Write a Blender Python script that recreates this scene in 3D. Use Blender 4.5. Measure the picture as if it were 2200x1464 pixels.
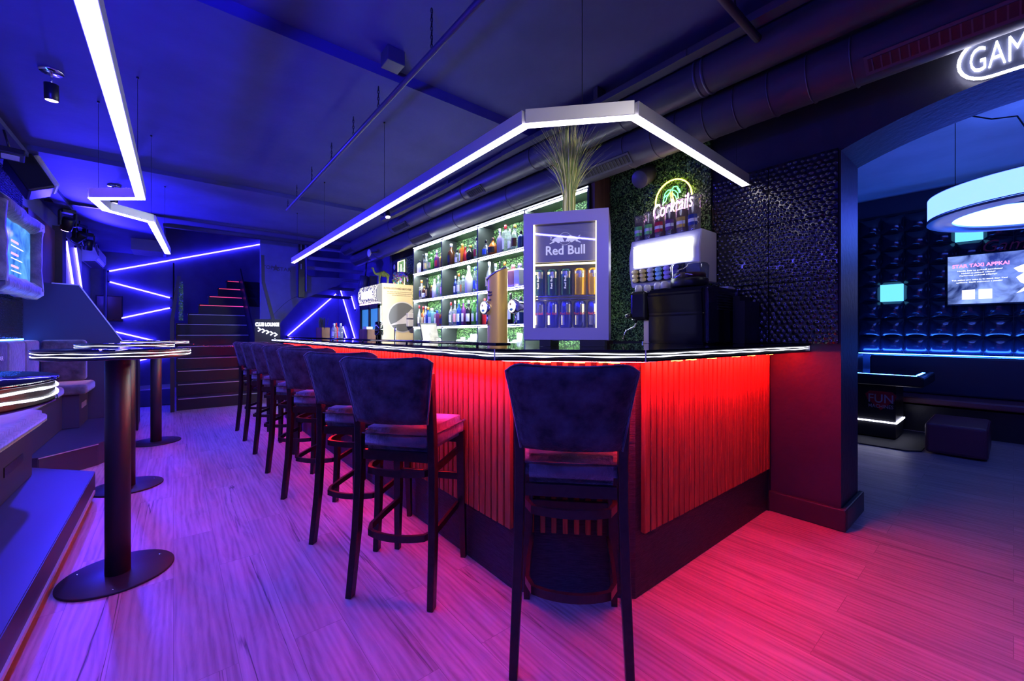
import bpy, bmesh, math, random
from math import sin, cos, pi, radians, sqrt
from mathutils import Vector, Matrix
random.seed(7)
for o in list(bpy.data.objects): bpy.data.objects.remove(o)
SC = bpy.context.scene
COL = SC.collection
# ------------------------------------------------------------------ camera
EYE = 1.24; YAW = radians(39.4)
cd = bpy.data.cameras.new('camera'); cam = bpy.data.objects.new('camera', cd); COL.objects.link(cam)
cam.location = (0, 0, EYE); cam.rotation_euler = (radians(90), 0, -YAW)
cd.sensor_width = 36; cd.lens = 36*885/2200; cd.shift_y = -15/2200; cd.clip_start = .02
SC.camera = cam
# ------------------------------------------------------------------ world, exposure
W = bpy.data.worlds.new('world'); SC.world = W; W.use_nodes = True
W.node_tree.nodes['Background'].inputs[0].default_value = (.06, .05, .35, 1)
W.node_tree.nodes['Background'].inputs[1].default_value = .02
SC.view_settings.view_transform = 'Standard'; SC.view_settings.look = 'None'
SC.view_settings.exposure = 0; SC.view_settings.gamma = 1; SC.view_settings.use_curve_mapping = False
BLUE = (.09, .05, 1)
# ------------------------------------------------------------------ lamps in the fixtures of the room, and added fill lamps
def lamp(kind, name, loc, energy, color, size=.1, target=None, angle=90, blend=.6, parent=None, sy=None):
    l = bpy.data.lights.new(name, kind); l.energy = energy; l.color = color
    if kind == 'AREA':
        l.size = size
        if sy: l.shape = 'RECTANGLE'; l.size_y = sy
    else: l.shadow_soft_size = size
    if kind == 'AREA': l.spread = radians(angle)
    if kind == 'SPOT': l.spot_size = radians(angle); l.spot_blend = blend
    o = bpy.data.objects.new(name, l); COL.objects.link(o); o.location = loc
    if target is not None:
        o.rotation_euler = (Vector(target)-Vector(loc)).to_track_quat('-Z', 'Y').to_euler()
    return o
E_TUBE = 55; E_PEND = 5.5; E_PENDL = 145; E_RED = 350; E_SHELF = 190
lamp('SPOT','spot_lamp',(-.645,4.15,2.83),90,(.2,.08,1),.03,(-.6,4.3,0),120)
lamp('SPOT','spot_lamp',(-.545,6.73,2.78),90,(.05,.03,1),.03,(-.5,6.9,0),120)
lamp('SPOT','spot_lamp',(2.2,5.33,2.76),260,(1,.86,.62),.03,(2.98,6.6,1.55),42,.5)  # added warm fill lamp to brighten the beige fridge side
lamp('SPOT','stage_lamp',(-1.0,8.2,2.55),420,(.03,.02,1),.05,(1.0,4.5,2.4),120)
lamp('SPOT','stage_lamp',(-1.0,9.2,2.55),700,(.03,.02,1),.05,(1.0,8.0,2.75),140)
lamp('SPOT','flood_lamp',(-1.0,5.4,2.66),900,(.03,.02,1),.05,(2.4,9.3,2.2),48)
# added fill spot, unseen behind the camera, brightening the drinks cooler
lamp('SPOT','spot_lamp',(.1,-1.17,2.88),185,(1,.93,.86),.04,(1.70,1.75,1.75),31,.7)
# added blue fill light, unseen behind the camera, washing the ceiling
lamp('AREA','flood_lamp',(-1.25,-.2,1.16),105,(.02,.016,1),.35,(-.5,2.6,3.1),sy=.2,angle=75)

# ------------------------------------------------------------------ materials
def new_mat(name):
    m = bpy.data.materials.new(name); m.use_nodes = True
    nt = m.node_tree; return m, nt, nt.nodes['Principled BSDF'], nt.nodes, nt.links
def coords(nt, kind='Object', scale=(1,1,1), rot=(0,0,0)):
    tc = nt.nodes.new('ShaderNodeTexCoord'); mp = nt.nodes.new('ShaderNodeMapping')
    mp.inputs['Scale'].default_value = scale; mp.inputs['Rotation'].default_value = rot
    nt.links.new(tc.outputs[kind], mp.inputs[0]); return mp.outputs[0]
def mat(name, col, rough=.5, metal=0, bump=0, bscale=40, var=0, vscale=6, sheen=0, coat=0, trans=0, ior=1.45, alpha=1, stretch=(1,1,1), spec=.5):
    m, nt, b, N, L = new_mat(name)
    b.inputs['Base Color'].default_value = (*col, 1); b.inputs['Roughness'].default_value = rough
    b.inputs['Metallic'].default_value = metal; b.inputs['Sheen Weight'].default_value = sheen
    b.inputs['Coat Weight'].default_value = coat; b.inputs['Transmission Weight'].default_value = trans
    b.inputs['IOR'].default_value = ior; b.inputs['Alpha'].default_value = alpha
    b.inputs['Specular IOR Level'].default_value = spec
    v = coords(nt, scale=stretch)
    if var:
        n = N.new('ShaderNodeTexNoise'); n.inputs['Scale'].default_value = vscale; n.inputs['Detail'].default_value = 5
        L.new(v, n.inputs['Vector'])
        r = N.new('ShaderNodeMixRGB'); r.inputs[1].default_value = (*[c*(1-var) for c in col], 1)
        r.inputs[2].default_value = (*[min(1, c*(1+var)) for c in col], 1)
        cr = N.new('ShaderNodeMapRange'); cr.inputs[1].default_value = .35; cr.inputs[2].default_value = .65
        L.new(n.outputs['Fac'], cr.inputs[0]); L.new(cr.outputs[0], r.inputs[0]); L.new(r.outputs[0], b.inputs['Base Color'])
    if bump:
        n = N.new('ShaderNodeTexNoise'); n.inputs['Scale'].default_value = bscale; n.inputs['Detail'].default_value = 4
        L.new(v, n.inputs['Vector'])
        bp = N.new('ShaderNodeBump'); bp.inputs['Strength'].default_value = bump; bp.inputs['Distance'].default_value = .01
        L.new(n.outputs['Fac'], bp.inputs['Height']); L.new(bp.outputs[0], b.inputs['Normal'])
    return m
def glow(name, col, s, base=(.8,.8,.8)):
    m, nt, b, N, L = new_mat(name)
    b.inputs['Base Color'].default_value = (*base, 1)
    b.inputs['Emission Color'].default_value = (*col, 1); b.inputs['Emission Strength'].default_value = s
    return m
def clear(name, col, rough=.02, tr=.75, haze=.05):
    # thin clear glass or plastic: see-through, glossier at grazing angles, a little milky
    m = bpy.data.materials.new(name); m.use_nodes = True; nt = m.node_tree; N = nt.nodes; L = nt.links
    N.remove(N['Principled BSDF']); out = N['Material Output']
    t = N.new('ShaderNodeBsdfTransparent'); t.inputs[0].default_value = (*col, 1)
    g = N.new('ShaderNodeBsdfGlossy'); g.inputs['Roughness'].default_value = rough
    ge = N.new('ShaderNodeNewGeometry'); d = N.new('ShaderNodeVectorMath'); d.operation = 'DOT_PRODUCT'; L.new(ge.outputs['Normal'], d.inputs[0]); L.new(ge.outputs['Incoming'], d.inputs[1])
    ab = N.new('ShaderNodeMath'); ab.operation = 'ABSOLUTE'; L.new(d.outputs['Value'], ab.inputs[0])
    iv = N.new('ShaderNodeMath'); iv.operation = 'SUBTRACT'; iv.inputs[0].default_value = 1; L.new(ab.outputs[0], iv.inputs[1])
    pw = N.new('ShaderNodeMath'); pw.operation = 'POWER'; pw.inputs[1].default_value = 4; L.new(iv.outputs[0], pw.inputs[0])
    a = N.new('ShaderNodeMath'); a.operation = 'MULTIPLY_ADD'; a.inputs[1].default_value = .6; a.inputs[2].default_value = .04+(1-tr)*.12; L.new(pw.outputs[0], a.inputs[0])
    mx = N.new('ShaderNodeMixShader'); L.new(a.outputs[0], mx.inputs[0]); L.new(t.outputs[0], mx.inputs[1]); L.new(g.outputs[0], mx.inputs[2])
    df = N.new('ShaderNodeBsdfDiffuse'); df.inputs[0].default_value = (.85,.88,.9,1); m2 = N.new('ShaderNodeMixShader'); m2.inputs[0].default_value = haze
    L.new(mx.outputs[0], m2.inputs[1]); L.new(df.outputs[0], m2.inputs[2]); L.new(m2.outputs[0], out.inputs[0])
    return m
def floor_mat():
    m, nt, b, N, L = new_mat('oak_floor')
    tc = N.new('ShaderNodeTexCoord')
    mp = N.new('ShaderNodeMapping'); mp.inputs['Rotation'].default_value = (0, 0, pi/2); L.new(tc.outputs['Object'], mp.inputs[0])
    br = N.new('ShaderNodeTexBrick'); br.offset = .37; br.inputs['Scale'].default_value = 1
    br.inputs['Brick Width'].default_value = 1.35; br.inputs['Row Height'].default_value = .19
    br.inputs['Mortar Size'].default_value = .0012; br.inputs['Mortar Smooth'].default_value = .2
    br.inputs['Color1'].default_value = (.2, .2, .2, 1); br.inputs['Color2'].default_value = (.8, .8, .8, 1); br.inputs['Mortar'].default_value = (.5, .5, .5, 1)
    L.new(mp.outputs[0], br.inputs['Vector'])
    # each board shifts its own grain
    sep = N.new('ShaderNodeVectorMath'); sep.operation = 'SCALE'; sep.inputs[3].default_value = 9
    L.new(br.outputs['Color'], sep.inputs[0])
    g = N.new('ShaderNodeVectorMath'); g.operation = 'MULTIPLY'; g.inputs[1].default_value = (1, .09, 1); L.new(tc.outputs['Object'], g.inputs[0])
    ad = N.new('ShaderNodeVectorMath'); ad.operation = 'ADD'; L.new(g.outputs[0], ad.inputs[0]); L.new(sep.outputs[0], ad.inputs[1])
    n1 = N.new('ShaderNodeTexNoise'); n1.inputs['Scale'].default_value = 13; n1.inputs['Detail'].default_value = 7; n1.inputs['Roughness'].default_value = .65; n1.inputs['Distortion'].default_value = 1.2
    L.new(ad.outputs[0], n1.inputs['Vector'])
    n2 = N.new('ShaderNodeTexNoise'); n2.inputs['Scale'].default_value = 60; n2.inputs['Detail'].default_value = 4; L.new(ad.outputs[0], n2.inputs['Vector'])
    wv = N.new('ShaderNodeTexWave'); wv.inputs['Scale'].default_value = 11; wv.inputs['Distortion'].default_value = 9; wv.inputs['Detail'].default_value = 3; wv.inputs['Detail Scale'].default_value = 1.2
    L.new(ad.outputs[0], wv.inputs['Vector'])
    r = N.new('ShaderNodeValToRGB'); e = r.color_ramp
    e.elements[0].position = .25; e.elements[0].color = (.26, .175, .165, 1); e.elements[1].position = .8; e.elements[1].color = (.60, .46, .45, 1)
    x = e.elements.new(.5); x.color = (.45, .325, .32, 1)
    a1 = N.new('ShaderNodeMath'); a1.operation = 'MULTIPLY_ADD'; a1.inputs[1].default_value = .17
    L.new(wv.outputs['Fac'], a1.inputs[0])
    a0 = N.new('ShaderNodeMath'); a0.operation = 'MULTIPLY_ADD'; a0.inputs[1].default_value = .16
    L.new(n2.outputs['Fac'], a0.inputs[0]); L.new(n1.outputs['Fac'], a0.inputs[2]); 
    sb = N.new('ShaderNodeMath'); sb.operation = 'SUBTRACT'; sb.inputs[1].default_value = .14; L.new(a0.outputs[0], sb.inputs[0]); L.new(sb.outputs[0], a1.inputs[2])
    L.new(a1.outputs[0], r.inputs[0])
    # per board tone and dark cracks
    tone = N.new('ShaderNodeMixRGB'); tone.blend_type = 'MULTIPLY'; tone.inputs[0].default_value = .28
    L.new(r.outputs[0], tone.inputs[1]); L.new(br.outputs['Color'], tone.inputs[2])
    ck = N.new('ShaderNodeTexNoise'); ck.inputs['Scale'].default_value = 5; ck.inputs['Detail'].default_value = 8; ck.inputs['Distortion'].default_value = .4
    st = N.new('ShaderNodeVectorMath'); st.operation = 'MULTIPLY'; st.inputs[1].default_value = (1.6,.45,1); L.new(ad.outputs[0], st.inputs[0]); L.new(st.outputs[0], ck.inputs['Vector'])
    cs = N.new('ShaderNodeMath'); cs.operation = 'SUBTRACT'; cs.inputs[1].default_value = .5; L.new(ck.outputs['Fac'], cs.inputs[0])
    ca = N.new('ShaderNodeMath'); ca.operation = 'ABSOLUTE'; L.new(cs.outputs[0], ca.inputs[0])
    msk = N.new('ShaderNodeTexNoise'); msk.inputs['Scale'].default_value = 2.3; L.new(ad.outputs[0], msk.inputs['Vector'])
    cm = N.new('ShaderNodeMapRange'); cm.inputs[1].default_value = 0; cm.inputs[2].default_value = .011; cm.inputs[3].default_value = 1; cm.inputs[4].default_value = 0; L.new(ca.outputs[0], cm.inputs[0])
    mm = N.new('ShaderNodeMapRange'); mm.inputs[1].default_value = .56; mm.inputs[2].default_value = .66; L.new(msk.outputs['Fac'], mm.inputs[0])
    cc = N.new('ShaderNodeMath'); cc.operation = 'MULTIPLY'; L.new(cm.outputs[0], cc.inputs[0]); L.new(mm.outputs[0], cc.inputs[1])
    mo = N.new('ShaderNodeMath'); mo.operation = 'MAXIMUM'; L.new(cc.outputs[0], mo.inputs[0])
    mf = N.new('ShaderNodeMath'); mf.operation = 'MULTIPLY'; mf.inputs[1].default_value = .5; L.new(br.outputs['Fac'], mf.inputs[0]); L.new(mf.outputs[0], mo.inputs[1])
    mx = N.new('ShaderNodeMixRGB'); mx.inputs[2].default_value = (.05, .035, .03, 1); L.new(mo.outputs[0], mx.inputs[0]); L.new(tone.outputs[0], mx.inputs[1])
    L.new(mx.outputs[0], b.inputs['Base Color']); b.inputs['Roughness'].default_value = .42
    bp = N.new('ShaderNodeBump'); bp.inputs['Strength'].default_value = .25; bp.inputs['Distance'].default_value = .004
    iv = N.new('ShaderNodeMath'); iv.operation = 'SUBTRACT'; L.new(a1.outputs[0], iv.inputs[0]); L.new(mo.outputs[0], iv.inputs[1])
    L.new(iv.outputs[0], bp.inputs['Height']); L.new(bp.outputs[0], b.inputs['Normal'])
    return m
def leaf_mat():
    m, nt, b, N, L = new_mat('hedge_leaf')
    oi = N.new('ShaderNodeNewGeometry'); r = N.new('ShaderNodeValToRGB')
    r.color_ramp.elements[0].color = (.03, .13, .02, 1); r.color_ramp.elements[1].color = (.26, .55, .14, 1)
    L.new(oi.outputs['Random Per Island'], r.inputs[0]); L.new(r.outputs[0], b.inputs['Base Color'])
    b.inputs['Roughness'].default_value = .35
    return m
def screen_mat(name, c1, c2, s, scale=3):
    m, nt, b, N, L = new_mat(name)
    v = coords(nt); n = N.new('ShaderNodeTexNoise'); n.inputs['Scale'].default_value = scale; n.inputs['Detail'].default_value = 6; n.inputs['Distortion'].default_value = .8
    L.new(v, n.inputs['Vector']); r = N.new('ShaderNodeValToRGB'); r.color_ramp.elements[0].position = .35; r.color_ramp.elements[1].position = .66
    r.color_ramp.elements[0].color = (*c1, 1); r.color_ramp.elements[1].color = (*c2, 1)
    L.new(n.outputs['Fac'], r.inputs[0]); L.new(r.outputs[0], b.inputs['Emission Color']); b.inputs['Emission Strength'].default_value = s
    b.inputs['Base Color'].default_value = (.01, .01, .02, 1); b.inputs['Roughness'].default_value = .2
    return m
def wood_mat(name, c1, c2, axis=(8, 8, .7), rough=.5, scale=6):
    m, nt, b, N, L = new_mat(name)
    v = coords(nt, scale=axis); n = N.new('ShaderNodeTexNoise'); n.inputs['Scale'].default_value = scale; n.inputs['Detail'].default_value = 7; n.inputs['Distortion'].default_value = .6
    L.new(v, n.inputs['Vector']); r = N.new('ShaderNodeValToRGB'); r.color_ramp.elements[0].position = .3; r.color_ramp.elements[1].position = .7
    r.color_ramp.elements[0].color = (*c1, 1); r.color_ramp.elements[1].color = (*c2, 1)
    L.new(n.outputs['Fac'], r.inputs[0]); L.new(r.outputs[0], b.inputs['Base Color']); b.inputs['Roughness'].default_value = rough
    bp = N.new('ShaderNodeBump'); bp.inputs['Strength'].default_value = .3; bp.inputs['Distance'].default_value = .004
    L.new(n.outputs['Fac'], bp.inputs['Height']); L.new(bp.outputs[0], b.inputs['Normal'])
    return m
M = dict(
 floor=floor_mat(),
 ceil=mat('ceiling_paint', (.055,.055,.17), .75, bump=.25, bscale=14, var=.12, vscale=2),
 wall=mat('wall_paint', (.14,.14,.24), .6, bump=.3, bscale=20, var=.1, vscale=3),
 wallg=mat('game_ceiling_paint', (.42,.42,.45), .7, bump=.2, bscale=12, var=.08, vscale=2),
 pier=mat('dark_wall_paint', (.028,.028,.042), .5, bump=.3, bscale=25, var=.1),
 trim=mat('trim_paint', (.03,.03,.035), .4, bump=.1),
 black=mat('black_lacquer', (.012,.012,.014), .35, bump=.1, bscale=60),
 bsteel=mat('black_powder_steel', (.02,.02,.022), .45, bump=.04, bscale=300),
 gloss=mat('gloss_black_glass', (.004,.004,.005), .03, ior=1.7, spec=.9),
 duct=mat('painted_duct', (.07,.07,.085), .42, bump=.15, bscale=18),
 alu=mat('anodised_profile', (.55,.55,.58), .35, metal=.6),
 chrome=mat('chrome', (.82,.82,.84), .1, metal=1),
 steel=mat('brushed_steel', (.5,.5,.52), .3, metal=1, bump=.1, bscale=90),
 gold=mat('brushed_gold_steel', (.88,.56,.10), .38, metal=.35, bump=.05, bscale=120),
 velvet=mat('dark_velvet', (.026,.026,.032), .85, bump=.9, bscale=34, var=.85, vscale=13, sheen=.15), cladpaint=mat('cladding_paint', (.10,.10,.20), .55, var=.08),
 hide=mat('grey_velvet', (.052,.05,.062), .75, bump=.8, bscale=22, var=.6, vscale=9, sheen=.6),
 stoolwood=wood_mat('wenge_stool_wood', (.006,.004,.004), (.02,.014,.012), (6,6,6), .3),
 slat=wood_mat('larch_slat', (.30,.06,.015), (.52,.14,.04), (9,9,.6), .55, 7),
 linen=mat('black_grass_cloth', (.03,.028,.034), .5, bump=.9, bscale=26, var=.5, vscale=20, stretch=(1,1,14)),
 bluepanel=mat('dark_blue_panel', (.03,.035,.06), .45),
 wood=wood_mat('brown_wood_panel', (.05,.025,.018), (.13,.07,.05), (9,9,.5), .45),
 tbox=wood_mat('reddish_wood_box', (.10,.025,.015), (.2,.06,.035), (6,6,1), .4),
 white=mat('white_plastic', (.55,.55,.57), .35),
 whitep=mat('white_wall_panel', (.62,.62,.66), .45, var=.06),
 beige=mat('beige_cooler_side', (.72,.60,.36), .45, var=.04),
 grey=mat('slate_grey', (.13,.14,.15), .45),
 ink=mat('dark_print', (.05,.045,.05), .6),
 shelfin=mat('shelf_dark_laminate', (.028,.034,.033), .35),
 shelfed=mat('shelf_dark_edge', (.03,.03,.05), .3),
 cooler=mat('lilac_steel_cooler', (.25,.23,.38), .35, metal=.2),
 coolin=mat('cooler_inside', (.75,.74,.66), .4),
 header=mat('blue_grey_header', (.22,.20,.30), .45, metal=.2),
 logo=glow('glowing_lettering', (.85,.78,.95), .45),  # printed lettering given a glow of its own to read brighter
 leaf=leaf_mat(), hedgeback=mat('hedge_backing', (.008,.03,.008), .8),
 dimple=mat('hammered_black_panel', (.012,.012,.014), .07, spec=.9), dimplel=mat('hammered_black_panel_left', (.012,.012,.014), .1, spec=.9),
 quilt=mat('gloss_padded_vinyl', (.012,.014,.03), .16, spec=.9),
 leather=mat('dark_leather', (.16,.05,.07), .35, bump=.3, bscale=120),
 red=mat('red_print', (.6,.02,.04), .5), letter=mat('grey_white_letters', (.6,.6,.62), .5),
 carpet=mat('entrance_mat', (.06,.06,.08), .9, bump=1, bscale=120),
 rubber=mat('black_floor_mat', (.015,.015,.02), .7),
 g_tube=glow('led_tube_blue', (.035,.024,1), E_TUBE), g_pend=glow('led_diffuser_white', (.95,.86,1), E_PEND),
 g_pendl=glow('led_diffuser_violet', (.085,.075,1), E_PENDL), g_red=glow('red_led_tape', (1,.012,.018), E_RED),
 g_orange=glow('orange_led_tape', (1,.25,.05), 12),
 g_shelf=glow('shelf_led', (.86,.95,1), E_SHELF), g_edge=glow('edge_light', (.85,.87,1), 2.2), g_front=glow('shelf_front_led', (.86,.95,1), 2.5),
 g_white=glow('white_neon', (.75,.75,1), 16), g_warm=glow('warm_led', (1,.80,.32), 6),
 g_cyan=glow('cyan_led', (.02,.12,1), 60), g_tile=glow('lit_tile', (.12,.55,1), 1.6), g_ring=glow('ring_diffuser', (.05,.10,1), 8.5),
 g_ringin=glow('ring_inner_diffuser', (.06,.15,1), 17),
 g_yel=glow('yellow_neon', (1,.75,.06), 9), g_green=glow('green_neon', (.12,1,.25), 2.5), g_org=glow('orange_neon', (1,.45,.06), 5),
 g_pink=glow('pink_neon', (1,.45,.95), 12), g_spot=glow('spot_lens', (.5,.3,1), 30), g_menu=glow('lit_menu', (.95,.95,1), 1.7),
 g_head=glow('lit_header', (1,.96,.9), 6), g_redl=glow('red_stair_light', (1,.05,.08), 1.2), g_text=glow('screen_text', (1,1,1), 1.6), g_pinkt=glow('pink_screen_text', (1,.25,.55), 1.8),
 glass=clear('clear_glass', (.93,.96,.97), .02, .75, .02), sunmark=mat('badge_orange', (.95,.6,.2), .4), leafmark=mat('badge_pale_green', (.25,.6,.4), .4), tumbler=clear('drinking_glass', (.9,.93,.94), .03, .6, .22), jar=clear('canister_plastic', (.88,.88,.9), .05, .6, .10), tint=clear('dark_glass', (.55,.6,.7), .02, .6, 0),
 tv=screen_mat('game_screen', (.01,.02,.09), (.25,.38,.95), 1.5, 4), tv2=screen_mat('frame_screen', (.01,.10,.45), (.10,.35,.75), 1.4, 5),
 machine=mat('black_machine_shell', (.008,.008,.012), .12, spec=.35), glitter=None, grass=None)
# glittering header cover of the drinks fridge
m, nt, b, N, L = new_mat('glitter_header'); v = coords(nt); vo = N.new('ShaderNodeTexVoronoi'); vo.inputs['Scale'].default_value = 60; L.new(v, vo.inputs['Vector'])
r = N.new('ShaderNodeValToRGB'); r.color_ramp.elements[0].position = .55; r.color_ramp.elements[1].position = .6; r.color_ramp.elements[0].color = (.02,.02,.03,1); r.color_ramp.elements[1].color = (1,.95,.75,1)
L.new(vo.outputs['Color'], r.inputs[0]); L.new(r.outputs[0], b.inputs['Emission Color']); b.inputs['Emission Strength'].default_value = 1.5; b.inputs['Base Color'].default_value = (.1,.1,.12,1); M['glitter'] = m
m, nt, b, N, L = new_mat('grass_blades'); g_ = N.new('ShaderNodeNewGeometry'); r = N.new('ShaderNodeValToRGB'); L.new(g_.outputs['Random Per Island'], r.inputs[0])
r.color_ramp.elements[0].color = (.10,.26,.04,1); r.color_ramp.elements[1].color = (.85,.80,.30,1); L.new(r.outputs[0], b.inputs['Base Color']); b.inputs['Roughness'].default_value = .4; M['grass'] = m
def led_row(name, col, s, scale, axis):
    m, nt, b, N, L = new_mat(name); v = coords(nt, scale=axis); w = N.new('ShaderNodeTexNoise'); w.inputs['Scale'].default_value = scale; L.new(v, w.inputs['Vector'])
    mr = N.new('ShaderNodeMapRange'); mr.inputs[1].default_value = .42; mr.inputs[2].default_value = .52; mr.inputs[3].default_value = .4; mr.inputs[4].default_value = s; L.new(w.outputs['Fac'], mr.inputs[0])
    b.inputs['Emission Color'].default_value = (*col, 1); L.new(mr.outputs[0], b.inputs['Emission Strength']); return m

# ------------------------------------------------------------------ geometry helpers
class MB:
    def __init__(s): s.b = bmesh.new()
    def box(s, c, d, rz=0, bev=0, R=None, seg=2):
        t = bmesh.new(); bmesh.ops.create_cube(t, size=1)
        bmesh.ops.scale(t, vec=d, verts=t.verts)
        if bev: bmesh.ops.bevel(t, geom=t.edges[:], offset=bev, segments=seg, profile=.5, affect='EDGES')
        m = Matrix.Translation(c) @ (R.to_4x4() if R is not None else Matrix.Rotation(rz, 4, 'Z'))
        bmesh.ops.transform(t, matrix=m, verts=t.verts); return s.join(t)
    def join(s, t, M_=None):
        if M_ is not None: bmesh.ops.transform(t, matrix=M_, verts=t.verts)
        me = bpy.data.meshes.new('t'); t.to_mesh(me); t.free(); s.b.from_mesh(me); bpy.data.meshes.remove(me); return s
    def mm(s, lo, hi, bev=0, seg=2):
        c = [(a+b)/2 for a, b in zip(lo, hi)]; d = [abs(b-a) for a, b in zip(lo, hi)]; return s.box(c, d, bev=bev, seg=seg)
    def bar(s, p, q, w, h, bev=0):
        p, q = Vector(p), Vector(q); d = q-p; l = d.length; d.normalize()
        up = Vector((0,0,1)) if abs(d.z) < .99 else Vector((0,1,0))
        x = d.cross(up).normalized(); z = x.cross(d); R = Matrix((x, d, z)).transposed()
        return s.box((p+q)/2, (w, l, h), R=R, bev=bev)
    def lathe(s, prof, c=(0,0,0), seg=24, R=None):
        t = bmesh.new(); rings = []
        for r_, z in prof:
            if r_ < 1e-6: rings.append([t.verts.new((0,0,z))])
            else: rings.append([t.verts.new((r_*cos(2*pi*i/seg), r_*sin(2*pi*i/seg), z)) for i in range(seg)])
        for a, b_ in zip(rings, rings[1:]):
            for i in range(seg):
                j = (i+1) % seg
                if len(a) == 1 and len(b_) == 1: continue
                if len(a) == 1: f = (a[0], b_[j], b_[i])
                elif len(b_) == 1: f = (a[i], a[j], b_[0])
                else: f = (a[i], a[j], b_[j], b_[i])
                try: t.faces.new(f).smooth = True
                except ValueError: pass
        m = Matrix.Translation(c)
        if R is not None: m = m @ R.to_4x4()
        return s.join(t, m)
    def cyl(s, c, r_, h, seg=24, R=None, bev=0):
        b_ = min(bev or r_*.06, h*.3)
        return s.lathe([(0,0),(r_-b_,0),(r_,b_),(r_,h-b_),(r_-b_,h),(0,h)], c, seg, R)
    def tube(s, pts, r_, seg=8, closed=False, flat=None):
        pts = [Vector(p) for p in pts]; n = len(pts); rings = []
        rr = r_ if isinstance(r_, (list, tuple)) else [r_]*n; t = s.b; prev = None
        for i, p in enumerate(pts):
            a = pts[(i-1) % n] if (closed or i) else p; c = pts[(i+1) % n] if (closed or i < n-1) else p
            d = (c-a); d = d.normalized() if d.length > 1e-9 else Vector((0,0,1))
            if prev is None:
                up = Vector((0,0,1)) if abs(d.z) < .95 else Vector((1,0,0)); x = d.cross(up).normalized()
            else: x = (prev - d*prev.dot(d)).normalized()
            prev = x; y = d.cross(x)
            ring = []
            for k in range(seg):
                an = 2*pi*(k+.5)/seg; cx, cy = cos(an)*rr[i], sin(an)*rr[i]
                if flat: cx *= flat[0]; cy *= flat[1]
                ring.append(t.verts.new(p + x*cx + y*cy))
            rings.append(ring)
        m = n if closed else n-1
        for i in range(m):
            a, b_ = rings[i], rings[(i+1) % n]
            for k in range(seg):
                f = t.faces.new((a[k], a[(k+1)%seg], b_[(k+1)%seg], b_[k])); f.smooth = seg > 5
        if not closed:
            t.faces.new(rings[0][::-1]); t.faces.new(rings[-1])
        return s
    def prism(s, poly, z0, z1, M_=None, bev=0):
        t = bmesh.new(); lo = [t.verts.new((x, y, z0)) for x, y in poly]; f = t.faces.new(lo)
        e = bmesh.ops.extrude_face_region(t, geom=[f]); vs = [v for v in e['geom'] if isinstance(v, bmesh.types.BMVert)]
        bmesh.ops.translate(t, vec=(0,0,z1-z0), verts=vs)
        if bev: bmesh.ops.bevel(t, geom=t.edges[:], offset=bev, segments=2, affect='EDGES')
        bmesh.ops.recalc_face_normals(t, faces=t.faces)
        return s.join(t, M_)
    def quad(s, a, b_, c, d):
        s.b.faces.new([s.b.verts.new(p) for p in (a, b_, c, d)]); return s
    def ball(s, c, r_, sc=(1,1,1), R=None, seg=16):
        t = bmesh.new(); bmesh.ops.create_uvsphere(t, u_segments=seg, v_segments=seg//2+2, radius=r_)
        for f in t.faces: f.smooth = True
        m = Matrix.Translation(c)
        if R is not None: m = m @ R.to_4x4()
        return s.join(t, m @ Matrix.Diagonal((*sc, 1)))
    def build(s, name, m, parent=None, world=True, smooth=False):
        bmesh.ops.recalc_face_normals(s.b, faces=s.b.faces)
        if smooth:
            for f in s.b.faces: f.smooth = True
        me = bpy.data.meshes.new(name); s.b.to_mesh(me); s.b.free()
        o = bpy.data.objects.new(name, me); COL.objects.link(o)
        for mm_ in (m if isinstance(m, list) else [m]): me.materials.append(M[mm_] if isinstance(mm_, str) else mm_)
        if parent is not None:
            o.parent = parent
            if world: me.transform(wmat(parent).inverted())
        return o
def wmat(o):
    m = o.matrix_basis.copy() if o.type != 'EMPTY' or True else None
    m = Matrix.LocRotScale(o.location, o.rotation_euler, o.scale)
    return wmat(o.parent) @ m if o.parent else m
def tag(o, label=None, cat=None, group=None, kind=None):
    if label: o['label'] = label
    if cat: o['category'] = cat
    if group: o['group'] = group
    if kind: o['kind'] = kind
    return o
def thing(name, loc, label, cat, rz=0, group=None):
    o = bpy.data.objects.new(name, None); COL.objects.link(o); o.location = loc; o.rotation_euler = (0,0,rz); o.empty_display_size = .1
    return tag(o, label, cat, group)
def struct(o): o['kind'] = 'structure'; return o
def copy_tree(o, parent=None):
    c = o.copy(); COL.objects.link(c)
    if parent is not None: c.parent = parent
    for ch in list(o.children): copy_tree(ch, c)
    return c
def subsurf(o, n=2):
    md = o.modifiers.new('subdivision', 'SUBSURF'); md.levels = n; md.render_levels = n; return o
def frame(origin, right, up):
    r_ = Vector(right).normalized(); u = Vector(up).normalized(); n = r_.cross(u)
    return Matrix.Translation(origin) @ Matrix((r_, u, n)).transposed().to_4x4()
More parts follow.
